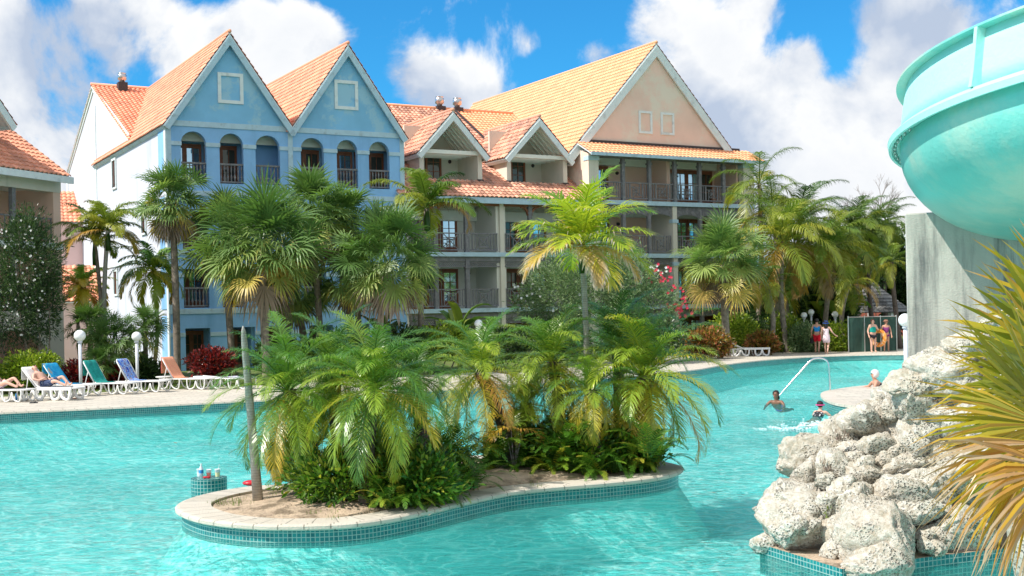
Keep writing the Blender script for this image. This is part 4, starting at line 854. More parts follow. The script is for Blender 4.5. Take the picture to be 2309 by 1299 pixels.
# background greenery
BK = 'dense shrubs and trees at the right'
for px, py, rx, ry, d, lm, lb in ((1800, 650, 80, 90, 76, L_OLE, 'brownish green tree behind the coconut palm trunks'), (1900, 590, 90, 70, 80, L_DARK, 'dark leafy tree behind the leaning coconut palm'), (1975, 560, 60, 55, 84, L_OLE, 'pale green tree at the left of the concrete pillar'), (2035, 640, 40, 90, 82, L_DARK, 'dark tree partly hidden by the concrete pillar'),
                                 (1860, 690, 60, 50, 70, L_DARK, 'dark shrub mass behind the right globe lamps'), (1740, 700, 50, 50, 72, L_DARK, 'dark shrub at the foot of the peach wing corner')):
    shrub('leafy_tree', [(px, py, rx, ry), (px - rx * .5, py + ry * .4, rx * .7, ry * .7), (px + rx * .4, py + ry * .5, rx * .7, ry * .6)], d, lm, 9000, .35, .07, lb, BK, 'tree', lump=.45)
for px, py, rx, ry, d, lm, lb, l, w in ((1592, 772, 48, 32, 58, L_CROTON, 'orange croton shrub at the right end of the island palms', .2, .045), (1655, 745, 48, 38, 63, L_LIME, 'green shrub around the foot of the fan palm', .2, .04), (1718, 772, 30, 24, 61, L_CROTON, 'small orange croton behind the white lounger', .2, .045),
                              (1695, 752, 40, 38, 64, L_DARK, 'dark green shrub with red blossoms right of the fan palm trunk', .2, .04), (1770, 752, 50, 42, 65, L_LIME, 'bright green hedge shrub left of the walking man', .18, .035), (1815, 762, 40, 34, 64.1, L_OLE, 'olive green hedge shrub right behind the walking man', .18, .035), (1892, 762, 48, 38, 64.2, L_LIME, 'large rounded hedge shrub right of the walking woman', .18, .035)):
    shrub('hedge_shrub', [(px, py, rx, ry), (px - rx * .4, py + ry * .3, rx * .7, ry * .8), (px + rx * .5, py + ry * .2, rx * .7, ry * .7)], d, lm, 4500, l, w, lb, 'hedge shrubs along the right deck', lump=.35)
shrub('oleander', [(60, 600, 75, 115), (20, 700, 80, 90), (100, 690, 40, 80), (60, 530, 40, 55), (108, 620, 26, 50)], 44, L_DARK, 15000, .17, .02, 'tall dark oleander dotted with white flowers in front of the left wing', None, flowers=[(FLOW_W, 90, [(50, 545, 55, 50), (90, 640, 45, 80), (40, 700, 60, 60)], .045)], lump=.4, thi=.9)
shrub('oleander', [(1330, 640, 105, 90), (1255, 660, 80, 75), (1410, 640, 75, 80), (1195, 690, 45, 40), (1470, 690, 60, 60)], 55, L_OLE, 22000, .20, .022, 'large rounded grey green oleander behind the island in front of the cream wing', None, flowers=[(FLOW_W, 40, [(1190, 660, 40, 30), (1300, 700, 60, 40), (1480, 610, 25, 10)], .07), (FLOW_R, 60, [(1490, 620, 30, 25), (1520, 670, 25, 30), (1540, 700, 20, 20)], .08)], lump=.4)
shrub('lime_shrub', [(65, 835, 52, 42), (30, 850, 40, 35), (105, 825, 30, 28)], 43, L_LIME, 4500, .14, .035, 'yellow green shrub behind the sunbathing man', None, lump=.35)
GR = 'dark red shrubs behind the loungers'
for px, py, rx, ry, d, lb in ((180, 852, 42, 38, 44, 'dark red shrub at the foot of the left globe lamp'), (262, 850, 26, 26, 44.5, 'small red shrub between the teal and blue towels'), (478, 818, 50, 32, 45, 'neat glossy red shrub in front of the blue wing doorway')):
    shrub('red_shrub', [(px, py, rx, ry), (px + rx * .4, py + 4, rx * .6, ry * .8)], d, L_RED, 3200, .15, .04, lb, GR, lump=.25)
for i, (px, py, rx, ry, d, lm, lb) in enumerate(((905, 775, 60, 40, 50, L_DARK, 'dark shrub under the grey green fan palm'), (1010, 770, 70, 38, 51, L_LIME, 'green shrub behind the middle globe lamp'), (1130, 775, 70, 40, 52, L_DARK, 'dark shrub behind the island between the young date palms'), (1250, 765, 70, 45, 53, L_DARK, 'dark shrub at the foot of the large oleander'), (1450, 760, 90, 40, 54, L_DARK, 'dark shrub under the red flowered oleander branch'), (640, 800, 60, 40, 49, L_DARK, 'dark shrub behind the ringed stump'), (300, 840, 60, 35, 46, L_DARK, 'dark low shrub behind the second globe lamp'), (760, 790, 70, 40, 49.5, L_DARK, 'dark shrub between the fan palm trunks'))):
    shrub('garden_shrub', [(px, py, rx, ry), (px + rx * .4, py + 8, rx * .7, ry * .8), (px - rx * .5, py + 8, rx * .6, ry * .8)], d, lm, 4200, .2, .04, lb, 'garden shrubs before the hotel', lump=.35)
def banana(px, d, top, label):
    b = base_of(px, d); H = at(px, top, d).z - GZ; e = empty('banana_plant', b, 0, label, 'plant', 'banana plants'); mb = MB()
    st = MB(); st.tube([(0, 0, -.1), (.03, 0, H * .45)], [.13, .08], 8); st.build('stem', L_BANANA, e, True)
    for i in range(9):
        az = i * 2.4 + R_.uniform(-.3, .3); el = radians(R_.uniform(35, 85)); L = H * R_.uniform(.5, .66); w = L * .13; p = Vector((0, 0, H * .42)); prev = None; mb.tv = R_.uniform(.1, .9); dr = R_.uniform(.8, 2.)
        for k in range(11):
            s = k / 10; e_ = el - dr * s * s; T = Vector((cos(az) * cos(e_), sin(az) * cos(e_), sin(e_))); S = Vector((-sin(az), cos(az), 0)); Nn = T.cross(S); ww = w * sin(pi * min(1, max(.02, (s - .12) * 1.13))) ** .5 if s > .12 else .02
            if ww != ww or isinstance(ww, complex): ww = .02
            row = [mb.vert(p - S * ww + Nn * ww * .35 + Vector((0, 0, R_.uniform(-.03, .03)))), mb.vert(p), mb.vert(p + S * ww + Nn * ww * .35)]
            if prev: mb.face(prev[0], prev[1], row[1], row[0]); mb.face(prev[1], prev[2], row[2], row[1])
            prev = row; p = p + T * L / 10
    mb.build('leaves', L_BANANA, e)
banana(1035, 53, 655, 'banana plant in front of the cream wing post'); banana(1885, 68, 620, 'large banana plant with broad upright leaves left of the gazebo'); banana(1858, 69, 650, 'smaller banana plant behind the two right globe lamps'); banana(860, 52, 690, 'banana plant beside the grey green fan palm trunk')
# bare tree
b = base_of(1958, 90); e = empty('bare_tree', b, 0, 'leafless pale tree rising behind the palms against the clouds', 'tree'); m = MB()
def branch(p, d, L, r, k):
    q = p + d * L; mid = p.lerp(q, .5) + Vector((R_.uniform(-1, 1), R_.uniform(-1, 1), 0)) * L * .05; m.tube([p, mid, q], [r, r * .85, r * .65], 5, False)
    if k == 0: return
    for i in range(3 if k > 1 else 4):
        nd = (d + Vector((R_.uniform(-1, 1), R_.uniform(-1, 1), R_.uniform(-.1, .5))) * .62).normalized(); branch(p.lerp(q, R_.uniform(.55, 1)), nd, L * R_.uniform(.55, .8), r * .6, k - 1)
m2 = m; branch(Vector((0, 0, 0)), UP, 5.2, .13, 0); branch(Vector((0, 0, 5.)), Vector((.1, 0, 1)).normalized(), 3.0, .11, 5); branch(Vector((0, 0, 4.6)), Vector((-.5, 0, 1)).normalized(), 2.4, .09, 4); m.build('trunk', BARE, e, True)

# ------------------------------------------------------------ island planting
GI = 'young date palms on the island'
UG = 'dark undergrowth shrubs on the island'
for px, py, rx, ry, d, lb in ((770, 1075, 120, 62, 15.6, 'dark leafy undergrowth around the foot of the largest date palm'), (930, 1085, 110, 62, 15.5, 'dark leafy undergrowth right of the largest date palm'), (1310, 1015, 110, 55, 18.2, 'dark leafy undergrowth under the date palms at the right end'), (1420, 1020, 70, 45, 18.4, 'dark leafy undergrowth at the leaning palm trunk'), (1180, 1010, 60, 40, 18.9, 'dark leafy undergrowth in the middle of the island')):
    b = base_of(px, d, .02); e = empty('undergrowth_shrub', b, 0, lb, 'shrub', UG); mb = MB(); c = at(px, py, d) - b; leafy(mb, c, (rx * d / F, .55, ry * d / F), 2600, .12, .022, zmin=0., lump=.4, shell=.3); mb.build('foliage', L_FERN, e)
    st = MB(); 
    for i in range(6): st.tube([(R_.uniform(-.2, .2), R_.uniform(-.15, .15), -.05), (R_.uniform(-.4, .4), R_.uniform(-.2, .2), c.z * 1.2)], [.012, .005], 5)
    st.build('stem', TRUNK_D, e)
def date_palm(cx, cy, r, d, bx, label, n=40, tb=.28, el1=-58, tr=.11, ts=.45, bend=.06):
    return feather_palm(cx, cy, r, d, bx, label, GI, L_DATE, n, tb, TRUNK_D, tr, 58, .27, .0092, 1.5, .42, 86, el1, bend=bend, zb=.03, tspread=ts, vee=.3, gname='date_palm')
date_palm(845, 880, 190, 15.3, 818, 'largest date palm on the island, full green fountain of fronds over the ferns', 52, .32, ts=.40)
date_palm(650, 880, 178, 16.1, 735, 'date palm behind the ringed stump with fronds drooping to the water at left', 42, .28)
date_palm(1080, 838, 150, 18.3, 1160, 'bright green date palm in the middle of the island', 36, .38)
date_palm(1245, 815, 160, 18.9, 1262, 'date palm with upright fronds below the tall bright palm', 36, .33)
date_palm(1452, 848, 185, 18.6, 1416, 'rightmost date palm, leaning thick trunk and golden fronds over the water', 50, .44, tr=.15, ts=.42, bend=.1)
date_palm(1390, 790, 150, 19.6, 1380, 'tallest leafed date palm right of the bright palm trunk', 26, .18, 0)
date_palm(935, 850, 120, 16.6, 945, 'date palm behind the largest one, its fronds mixed into it at right', 40, .22)
date_palm(755, 835, 150, 16.9, 775, 'date palm between the largest one and the left one, mostly hidden', 36, .18)
date_palm(1335, 880, 120, 18.0, 1340, 'low date palm in front of the tall slender trunk', 30, .35)
date_palm(1185, 910, 100, 18.6, 1185, 'small date palm low between the two groups of ferns', 22, .55)
e = feather_palm(1312, 552, 155, 18.7, 1318, 'tall slender palm with bright yellow green fronds and bleached dead tips above the island', None, L_BRIGHT, 24, .34, RINGED, .055, 32, .44, .024, 1.1, .35, 86, -8, bend=.03, zb=.03, shaft=.42, tspread=.35, gname='slender_palm', elp=.9, dead_tip=.35)
m = MB()
for az, el, tv in ((-.5, .1, .86), (3.5, .15, .84), (-1.4, .0, .9)): frond(m, e.children[0].location + (at(1312, 560, 18.7) - e.location), az, el, 1.15, 30, .36, .045, 1.6, tv, .9, dead_tip=.6)
m.build('dead_fronds', L_BRIGHT, e)
m = MB(); pz = at(583, 1134, 15.87); tp = at(548, 735, 15.87); b = Vector((pz.x, pz.y, 0)); tp -= b; e = empty('palm_stump', b, 0, 'bare ringed palm trunk with pointed top and no crown on the island', 'dead palm')
m.tube([(0, 0, -.1), tp * .25, tp * .5, tp * .75, tp * .9, tp * .97, tp], [.070, .060, .052, .047, .041, .030, .008], 12); m.build('trunk', RINGED, e, True)
# small half dead palm
b = gz(1160, 1068, .02); e = empty('small_dying_palm', (b.x, b.y, .03), 0, 'little half dead palm with one yellow frond and grey stems on bare sand', 'palm tree'); m = MB()
for i in range(7): a = R_.uniform(0, 6.28); m.tube([(0, 0, 0), (.06 * cos(a), .06 * sin(a), .3), (.12 * cos(a), .12 * sin(a), R_.uniform(.4, .7))], [.012, .008, .004], 5)
m.build('stem', BARE, e, True); m = MB()
for az, el, tv in ((2.9, 1.1, .86), (.3, .9, .5), (-.4, .3, .95), (1.4, 1.2, .6), (-2.2, .5, .9)): frond(m, Vector((0, 0, .62)), az, el, .55, 22, .26, .022, 1.7, tv, .5, rw=.008)
m.build('crown', L_DATE, e)
# ferns
def fern_mesh(seed):
    r = random.Random(seed); mb = MB()
    for i in range(17): frond(mb, Vector((r.uniform(-.05, .05), r.uniform(-.05, .05), 0)), i * 2.4 + r.uniform(-.3, .3), radians(r.uniform(35, 85)), r.uniform(.5, .8), 17, .10, .017, r.uniform(1.2, 2.1), min(1, max(0, r.gauss(.55, .28))), .12, .05, r, .06, 0.08, .006)
    return mb
FG = 'sword ferns under the island palms'; FP = []
for s in (1, 2, 3): o = fern_mesh(s).build('fern', L_FERN); tag(o, 'green sword fern in the dense bed of ferns under the island palms', 'fern', FG); FP.append(o)
fpos = []
def fern_at(px, py, z=.02, s=1.): q = gz(px, py, z); fpos.append((q.x, q.y, z, s))
for px, py in ((640, 1085), (668, 1092), (700, 1100), (700, 1085), (735, 1100), (770, 1108), (840, 1142), (872, 1148), (905, 1140), (935, 1138), (965, 1128), (1000, 1122), (1035, 1112), (1062, 1104), (880, 1120), (920, 1115), (965, 1108), (1010, 1098), (1050, 1085), (830, 1112), (860, 1098), (910, 1092), (960, 1085), (1005, 1076), (800, 1100)): fern_at(px, py, .03, R_.uniform(.75, 1.1))
for px, py in ((1105, 1068), (1125, 1060), (1200, 1062), (1225, 1066), (1255, 1068), (1290, 1070), (1320, 1072), (1350, 1070), (1385, 1066), (1420, 1062), (1455, 1058), (1480, 1052), (1210, 1050), (1250, 1052), (1300, 1054), (1350, 1053), (1400, 1050), (1445, 1047), (1230, 1040), (1290, 1040), (1350, 1040), (1410, 1040), (1140, 1048), (1100, 1050), (1465, 1044)): fern_at(px, py, .03, R_.uniform(.8, 1.15))
for px, py in ((1240, 1010), (1290, 1000), (1340, 1000), (1390, 1005), (900, 1050), (950, 1040), (1000, 1035), (850, 1065), (1040, 1050), (780, 1060), (700, 1060), (640, 1065), (1440, 1010), (1210, 1020), (1130, 1030), (920, 1075), (980, 1065), (830, 1085), (1460, 1030), (1320, 1025), (1270, 1030)): fern_at(px, py, .28, 1.25)
for i, (x, y, z, s) in enumerate(fpos):
    if i < 3: o = FP[i]
    else: o = FP[i % 3].copy(); COL.objects.link(o)
    o['label'] = 'green sword fern in the left fern bed of the island' if x < at(1095, 900, y).x else 'green sword fern in the right fern bed of the island'
    o.location = (x, y, z); o.rotation_euler = (R_.uniform(-.15, .15), R_.uniform(-.15, .15), R_.uniform(0, 6.28)); o.scale = (s,) * 3
def tufts(name, pts, h, n, mt, spread):
    mb = MB()
    for x, y, z in pts:
        for i in range(n):
            a = R_.uniform(0, 6.28); q = Vector((x + R_.gauss(0, spread), y + R_.gauss(0, spread), z)); w = h * .06; t_ = q + Vector((cos(a) * h * .35, sin(a) * h * .35, h * R_.uniform(.5, 1.2))); mb.tv = R_.random(); s = Vector((-sin(a), cos(a), 0)) * w; mb.face(mb.vert(q - s), mb.vert(q + s), mb.vert(t_))
    return tag(mb.build(name, mt), kind='stuff')
pts = []
for px, py, n in ((520, 1130, 14), (560, 1125, 10), (620, 1112, 14), (650, 1108, 10), (700, 1150, 4), (760, 1160, 3), (1180, 1085, 3)):
    for i in range(n): q = gz(px + R_.gauss(0, 18), py + R_.gauss(0, 5), .02); pts.append((q.x, q.y, .0))
tufts('island_grass', pts, .06, 9, GRASS, .05)
pts = []
for i in range(1500): px = R_.uniform(0, 560); pts.append(tuple(gz(px, 878 - px * .012 + R_.uniform(-18, 8), -.05)))
for i in range(900): px = R_.uniform(1560, 2040); q = gz(px, R_.uniform(786, 800) - (px - 1560) * .008, -.05); pts.append(tuple(q))
tufts('lawn_grass', pts, .10, 8, GRASS, .12)
# leaf litter on the island soil
m = MB()
for i in range(500):
    px = R_.uniform(500, 1180); py = R_.uniform(1110, 1165) if px < 1000 else R_.uniform(1070, 1100); q = gz(px, py, .05); a = R_.uniform(0, 6.28)
    ok = True
    z = .02
    for k in range(1): pass
    s = R_.uniform(.01, .035); u = Vector((cos(a), sin(a), .2)) * s; v = Vector((-sin(a), cos(a), 0)) * s * .3; m.tv = R_.random()
    dd = min((q - p_).xy.length for p_ in iin[::4])
    if (q - cI).xy.length > 4.6: continue
    m.quad(q - u, q + v, q + u, q - v)
m.v = [(x, y, z) for x, y, z in m.v]
tag(m.build('leaf_litter', L_DEAD), kind='stuff')

# ------------------------------------------------------------ tiled drink table with drinks
q = gz(472, 1112, POOLZ); tq = q.copy(); e = empty('pool_table', (q.x, q.y, POOLZ), 0, 'round teal tiled table rising out of the water beside the island', 'table')
m = MB(); n = 32; r = .265; H = .235
for i in range(n):
    a0 = 2 * pi * i / n; a1 = 2 * pi * (i + 1) / n; m.quad((r * cos(a0), r * sin(a0), -.75), (r * cos(a1), r * sin(a1), -.75), (r * cos(a1), r * sin(a1), H), (r * cos(a0), r * sin(a0), H), ((a0 * r, -.75), (a1 * r, -.75), (a1 * r, H), (a0 * r, H)))
m.build('pedestal', POOLTILE, e); m = MB(); m.poly([(r * cos(2 * pi * i / n), r * sin(2 * pi * i / n), H) for i in range(n)], [(r * cos(2 * pi * i / n), r * sin(2 * pi * i / n)) for i in range(n)]); m.build('table_top', POOLTILE, e)
m = MB(); m.lathe([(0, -.62), (1.05, -.62), (1.05, -.75), (0, -.75)], (.75, .35, 0), 28); o = m.build('submerged_bench', MATS['teal_pool_tile'], None, loc=(q.x, q.y, POOLZ)); tag(o, kind='structure')
CUPW = mat('frosted_cup', (.80, .82, .84), .3, .03); PINKD = mat('pink_drink', (.85, .25, .20), .3, .1); YELD = mat('yellow_drink', (.80, .76, .45), .3, .1); BLUEL = mat('blue_label', (.03, .25, .60), .4); CLEARB = mat('clear_bottle', (.70, .80, .85), .1, .05); REDP = mat('red_plastic', (.55, .02, .03), .35)
def cup(dx, dy, lm, label, straw=True, s=1.):
    e = empty('drink_cup', (tq.x + dx, tq.y + dy, POOLZ + .236), 0, label, 'cup', 'plastic cups on the tiled table'); m = MB(); m.lathe([(0, 0), (.030 * s, 0), (.042 * s, .12 * s), (.045 * s, .125 * s), (.038 * s, .122 * s), (.036 * s, .10 * s), (0, .10 * s)], n=14); m.build('cup', CUPW, e, True)
    m = MB(); m.lathe([(.0315 * s, .01), (.0395 * s, .075 * s)], n=14); m.build('drink', lm, e, True)
    if straw: m = MB(); m.tube([(0, 0, .02), (.03, 0, .2 * s)], .004, 5); m.build('straw', WHITEPL, e)
cup(.13, .0, YELD, 'frosted cup of pale yellow drink with straw, rightmost on the tiled table'); cup(-.01, .03, PINKD, 'frosted cup with pink drink in the middle of the tiled table', False, .95); cup(-.16, .07, CUPW, 'frosted cup with leaning straw behind the water bottle')
e = empty('water_bottle', (tq.x - .11, tq.y - .02, POOLZ + .236), 0, 'clear water bottle with blue label on the tiled table', 'bottle'); m = MB(); m.lathe([(0, 0), (.033, 0), (.033, .14), (.012, .18), (.012, .2), (0, .2)], n=12); m.build('bottle', CLEARB, e, True); m = MB(); m.lathe([(.034, .07), (.034, .12)], n=12); m.build('label_band', BLUEL, e, True); m = MB(); m.lathe([(.015, .19), (.015, .21), (0, .21)], n=10); m.build('cap', WHITEPL, e)
m = MB(); m.tube([(-.055, 0, .012), (-.03, -.01, .016), (.0, 0, .014), (.03, -.01, .016), (.055, 0, .012)], [.01, .02, .012, .02, .01], 8); tag(m.build('sunglasses', REDP, None, True, (tq.x - .0, tq.y - .13, POOLZ + .24)), 'dark red sunglasses lying at the front of the tiled table', 'sunglasses')
q = gz(562, 1096, 0); m = MB(); m.ball((0, 0, .03), .12, 14, (1, .8, .35)); tag(m.build('swim_float', REDP, None, True, (q.x, q.y + .1, .0)), 'red swim float on the back coping of the island', 'float')
# ------------------------------------------------------------ globe lamps
def lamp(px, py, d, label, rp, zb=GZ, group='white globe garden lamps'):
    c = at(px, py, d); r = rp * d / F; e = empty('globe_lamp', (c.x, c.y, zb), 0, label, 'lamp', group); h = c.z - zb
    m = MB(); m.tube([(0, 0, -.1), (0, 0, h - r * .9)], .055, 12); m.tube([(0, 0, h - r * 1.25), (0, 0, h - r * .8)], [.09, .07], 12); m.tube([(0, 0, 0), (0, 0, .08)], .11, 12); m.build('post', POSTW, e, True)
    m = MB(); m.ball((0, 0, h), r, 24); m.build('globe', GLOBE, e, True)
lamp(180, 757, 41.6, 'white globe lamp on post left of the teal towel lounger', 13); lamp(308, 759, 43.5, 'white globe lamp on post behind the starry blue towel lounger', 11); lamp(1079, 730, 49, 'white globe lamp peeking above the island palms in front of the cream wing', 9.5)
lamp(1813, 711, 64.7, 'white globe lamp left of the walking man, left one of the close pair', 7, group='white globe lamps in the hedge'); lamp(1829, 704, 65.3, 'white globe lamp left of the walking man, higher one of the close pair', 7, group='white globe lamps in the hedge'); lamp(1883, 709, 65.0, 'white globe lamp between the walking woman and the gazebo', 7.5, group='white globe lamps in the hedge')
lamp(2041, 722, 33, 'large white globe lamp touching the left edge of the concrete pillar', 15, zb=-.3)
# ------------------------------------------------------------ loungers
def tube_leg(parent, x0, x1, y, zt, mt=WHITEPL, rr=.022):
    m = MB(); pts = [(x0, y, zt), (x0 + .02, y, .12), (x0 + .08, y, .03), ((x0 + x1) / 2 - .12, y, .03)]
    pts = smooth_line([Vector(p) for p in ((x0, y, zt), (x0 + .01, y, .16), (x0 + .09, y, .03), (x0 + .28, y, .10), ((x0 + x1) / 2, y, .30), (x1 - .28, y, .10), (x1 - .09, y, .03), (x1 - .01, y, .16), (x1, y, zt))], 4); m.tube(pts, rr, 7); m.build('leg', mt, parent, True)
def lounger(loc, rz, label, ang=58., group='white pool loungers', solid=False):
    e = empty('sun_lounger', loc, rz, label, 'lounger', group); zt = .37; hx = -.30; L = .85; a = radians(ang)
    m = MB(); 
    for y in (-.31, .31): m.tube([(hx, y, zt), (.98, y, zt)], .022, 7)
    for x in (.98, hx): m.tube([(x, -.31, zt), (x, .31, zt)], .022, 7)
    for i in range(22): x = hx + .05 + i * .056; m.box(x, x + .046, -.30, .30, zt + .004, zt + .014)
    m.build('seat', WHITEPL, e, True)
    m = MB(); T = Vector((-cos(a), 0, sin(a))); o = Vector((hx, 0, zt))
    for y in (-.31, .31): m.tube([o + Vector((0, y, 0)), o + Vector((0, y, 0)) + T * (L - .06), o + Vector((0, y * .85, 0)) + T * L], .022, 7)
    m.tube([o + Vector((0, -.27, 0)) + T * L, o + Vector((0, .27, 0)) + T * L], .022, 7); Nn = Vector((sin(a), 0, cos(a)))
    for i in range(14):
        p = o + T * (.05 + i * .056); q = o + T * (.096 + i * .056); m.quad(p + Vector((0, -.3, 0)), p + Vector((0, .3, 0)), q + Vector((0, .3, 0)), q + Vector((0, -.3, 0)))
    m.build('backrest', WHITEPL, e, True)
    m = MB(); m.tube([o + T * .5 + Vector((0, -.28, 0)), (hx - .45, -.28, .2), (hx - .45, .28, .2), o + T * .5 + Vector((0, .28, 0))], .014, 6); m.build('support', WHITEPL, e, True)
    for y in (-.31, .31): tube_leg(e, .25, .95, y, zt, WHITEPL, .045 if solid else .022); tube_leg(e, -.85, -.05, y, zt * .98, WHITEPL, .045 if solid else .022)
    if solid:
        for y in (-.31, .31): m = MB(); m.beam((hx, y, zt), (1.0, y, zt), .05, .10); m.build('side_rail', WHITEPL, e)
    if True: m = MB(); m.tube([(-.85, -.31, zt * .98), (hx, -.31, zt)], .02, 6); m.tube([(-.85, .31, zt * .98), (hx, .31, zt)], .02, 6); m.build('frame_rail', WHITEPL, e, True)
    return e
def towel(loc, rz, label, mt, ang=58., L=.85, front=.35, back=.45, w=.58, lift_=.03, name='beach_towel', flat=False, cat='towel', group='towels on the loungers'):
    a = radians(ang); T = Vector((-cos(a), 0, sin(a))); Nn = Vector((sin(a), 0, cos(a))); o = Vector((-.30, 0, .37)); P_ = []
    if flat: P_ = [Vector((x, 0, .40 + .02 * sin(x * 9))) for x in (-.25, -.1, .05, .2, .35, .5, .6)]
    else:
        P_ = [o + Vector((front, 0, .035)), o + Vector((front * .5, 0, .035)), o + Nn * lift_ + Vector((.03, 0, .02))] + [o + T * (L * k / 7) + Nn * lift_ for k in range(1, 8)] + [o + T * (L + .035)] + [o + T * L - Nn * .035 - UP * (back * k / 4) + Vector((.0, 0, 0)) for k in range(0, 5)]
    m = MB(); sd = R_.uniform(0, 50); K = 12; cum = [0]
    for p, q in zip(P_, P_[1:]): cum.append(cum[-1] + (q - p).length)
    rows = []
    for i, p in enumerate(P_):
        row = []
        for j in range(K + 1):
            y = (j / K - .5) * w * (1 + .06 * noise.noise(Vector((cum[i] * 3, sd, 0)))); wv = .012 * noise.noise(Vector((cum[i] * 6, y * 9, sd))); row.append(m.vert(p + Vector((0, y, 0)) + (Nn if not flat else UP) * wv, (y, cum[i])))
        rows.append(row)
    for a_, b_ in zip(rows, rows[1:]):
        for j in range(K): m.face(a_[j], a_[j + 1], b_[j + 1], b_[j])
    ob = m.build(name, mt, None, True, loc); ob.rotation_euler = (0, 0, rz); so_ = ob.modifiers.new('thickness', 'SOLIDIFY'); so_.thickness = .012; return tag(ob, label, cat, group)
def stripe_mat(name, cols, sc, axis=0):
    m, t, p, out = base_mat(name); tx = N(t, 'ShaderNodeTexCoord'); sp = N(t, 'ShaderNodeSeparateXYZ'); t.links.new(tx.outputs['UV'], sp.inputs[0])
    x = math_(t, 'FRACT', math_(t, 'MULTIPLY', sp.outputs[axis], sc)); r = N(t, 'ShaderNodeValToRGB'); r.color_ramp.interpolation = 'CONSTANT'; t.links.new(x, r.inputs[0]); e = r.color_ramp.elements
    e[0].position = 0; e[0].color = cols[0] + (1,); e[1].position = 1 / len(cols); e[1].color = cols[1] + (1,)
    for i, c in enumerate(cols[2:]): q = e.new((i + 2) / len(cols)); q.color = c + (1,)
    t.links.new(r.outputs[0], p.inputs['Base Color']); p.inputs['Roughness'].default_value = .95; return m
def blotch_mat(name, cols, sc):
    m, t, p, out = base_mat(name); tx = N(t, 'ShaderNodeTexCoord'); nz = N(t, 'ShaderNodeTexNoise', i_Scale=sc, i_Detail=4., i_Distortion=1.5); t.links.new(tx.outputs['UV'], nz.inputs[0]); r = N(t, 'ShaderNodeValToRGB'); t.links.new(nz.outputs[0], r.inputs[0]); e = r.color_ramp.elements
    e[0].position = .3; e[0].color = cols[0] + (1,); e[1].position = .7; e[1].color = cols[-1] + (1,)
    for i, c in enumerate(cols[1:-1]): q = e.new(.3 + .4 * (i + 1) / (len(cols) - 1)); q.color = c + (1,)
    t.links.new(r.outputs[0], p.inputs['Base Color']); p.inputs['Roughness'].default_value = .95; return m
T_TEAL = blotch_mat('teal_towel', [(.0, .16, .15), (.005, .26, .22), (.01, .33, .28)], 5.); T_STAR = blotch_mat('swirl_towel', [(.01, .03, .30), (.02, .10, .55), (.35, .55, .80), (.10, .02, .25), (.75, .60, .15)], 7.); T_SEA = blotch_mat('seaside_towel', [(.01, .14, .40), (.0, .28, .55), (.02, .35, .60), (.35, .28, .18)], 3.)
T_STRIPE = stripe_mat('striped_towel', [(.80, .30, .16), (.80, .48, .28), (.68, .08, .10), (.82, .55, .30), (.75, .22, .12)], 8.); T_WB = stripe_mat('white_blue_towel', [(.75, .75, .78), (.12, .16, .5), (.75, .75, .78), (.7, .7, .75), (.45, .3, .55)], 9., 1); T_WHITE = mat('white_towel', (.78, .78, .76), .95, .05, 8., .3, 40); T_FLORAL = blotch_mat('floral_wrap', [(.5, .1, .12), (.7, .6, .65), (.2, .2, .4), (.7, .7, .75)], 9.)
RZ = radians(-20)
def spot(px, py, z=.004): return gz(px, py, z)
p = spot(245, 889); lounger(p, RZ, 'white lounger with teal towel over its raised backrest, right of the left globe lamp'); towel(p, RZ, 'plain teal towel draped over a raised backrest', T_TEAL)
p = spot(318, 884); lounger(p, RZ, 'white lounger with dark blue swirl patterned towel'); towel(p, RZ, 'deep blue and white swirl patterned towel with yellow moon', T_STAR, front=.4, back=.1, w=.5)
p = spot(420, 878); lounger(p, RZ, 'white lounger with striped orange towel beside the small table'); towel(p, RZ, 'orange and red striped towel over a raised backrest', T_STRIPE, front=.2, back=.5, w=.62)
p = spot(512, 877); lounger(p, RZ, 'flat white lounger with folded towel, rightmost of the row', 4); towel(p, RZ, 'folded white towel with blue and purple stripes', T_WB, flat=True, w=.5)
p = spot(160, 893); lounger(p, RZ, 'white lounger with blue seaside towel behind the sunbathing man', 52); towel(p, RZ, 'blue seaside towel with palm and sand pattern', T_SEA, 52, front=.5, back=.3, w=.66)
pm = spot(117, 902); lounger(pm, RZ, 'white plastic lounger holding the sunbathing man', 48, solid=True); towel(pm, RZ, 'plain white towel behind the sunbathing man', T_WHITE, 48, front=.2, back=.35)
pl = spot(8, 906); lounger(pl, RZ, 'white lounger cut off by the left edge, holding the woman in a patterned dress', 55)
q = spot(372, 877); e = empty('side_table', q, 0, 'small round white plastic table left of the striped towel lounger', 'table'); m = MB(); m.lathe([(0, .40), (.3, .40), (.31, .42), (.3, .44), (0, .44)], n=20); m.build('table_top', WHITEPL, e)
for k in range(4): a = k * pi / 2 + .6; m = MB(); m.tube([(.2 * cos(a), .2 * sin(a), .4), (.17 * cos(a), .17 * sin(a), .2), (.26 * cos(a), .26 * sin(a), 0)], .02, 6); m.build('leg', WHITEPL, e, True)
q = spot(1688, 803); lounger(q, radians(3), 'white lounger with half raised back standing alone by the right hedge', 28, 'lounger by the right hedge', True); q = spot(1690, 800); e = empty('side_table', q, 0, 'small white plastic table behind the lone right lounger', 'table'); m = MB(); m.lathe([(0, .40), (.3, .40), (.31, .42), (.3, .44), (0, .44)], n=20); m.build('table_top', WHITEPL, e)
for k in range(4): a = k * pi / 2 + .6; m = MB(); m.tube([(.2 * cos(a), .2 * sin(a), .4), (.17 * cos(a), .17 * sin(a), .2), (.26 * cos(a), .26 * sin(a), 0)], .02, 6); m.build('leg', WHITEPL, e, True)
BLK = mat('black_fabric', (.015, .015, .018), .8, .2)
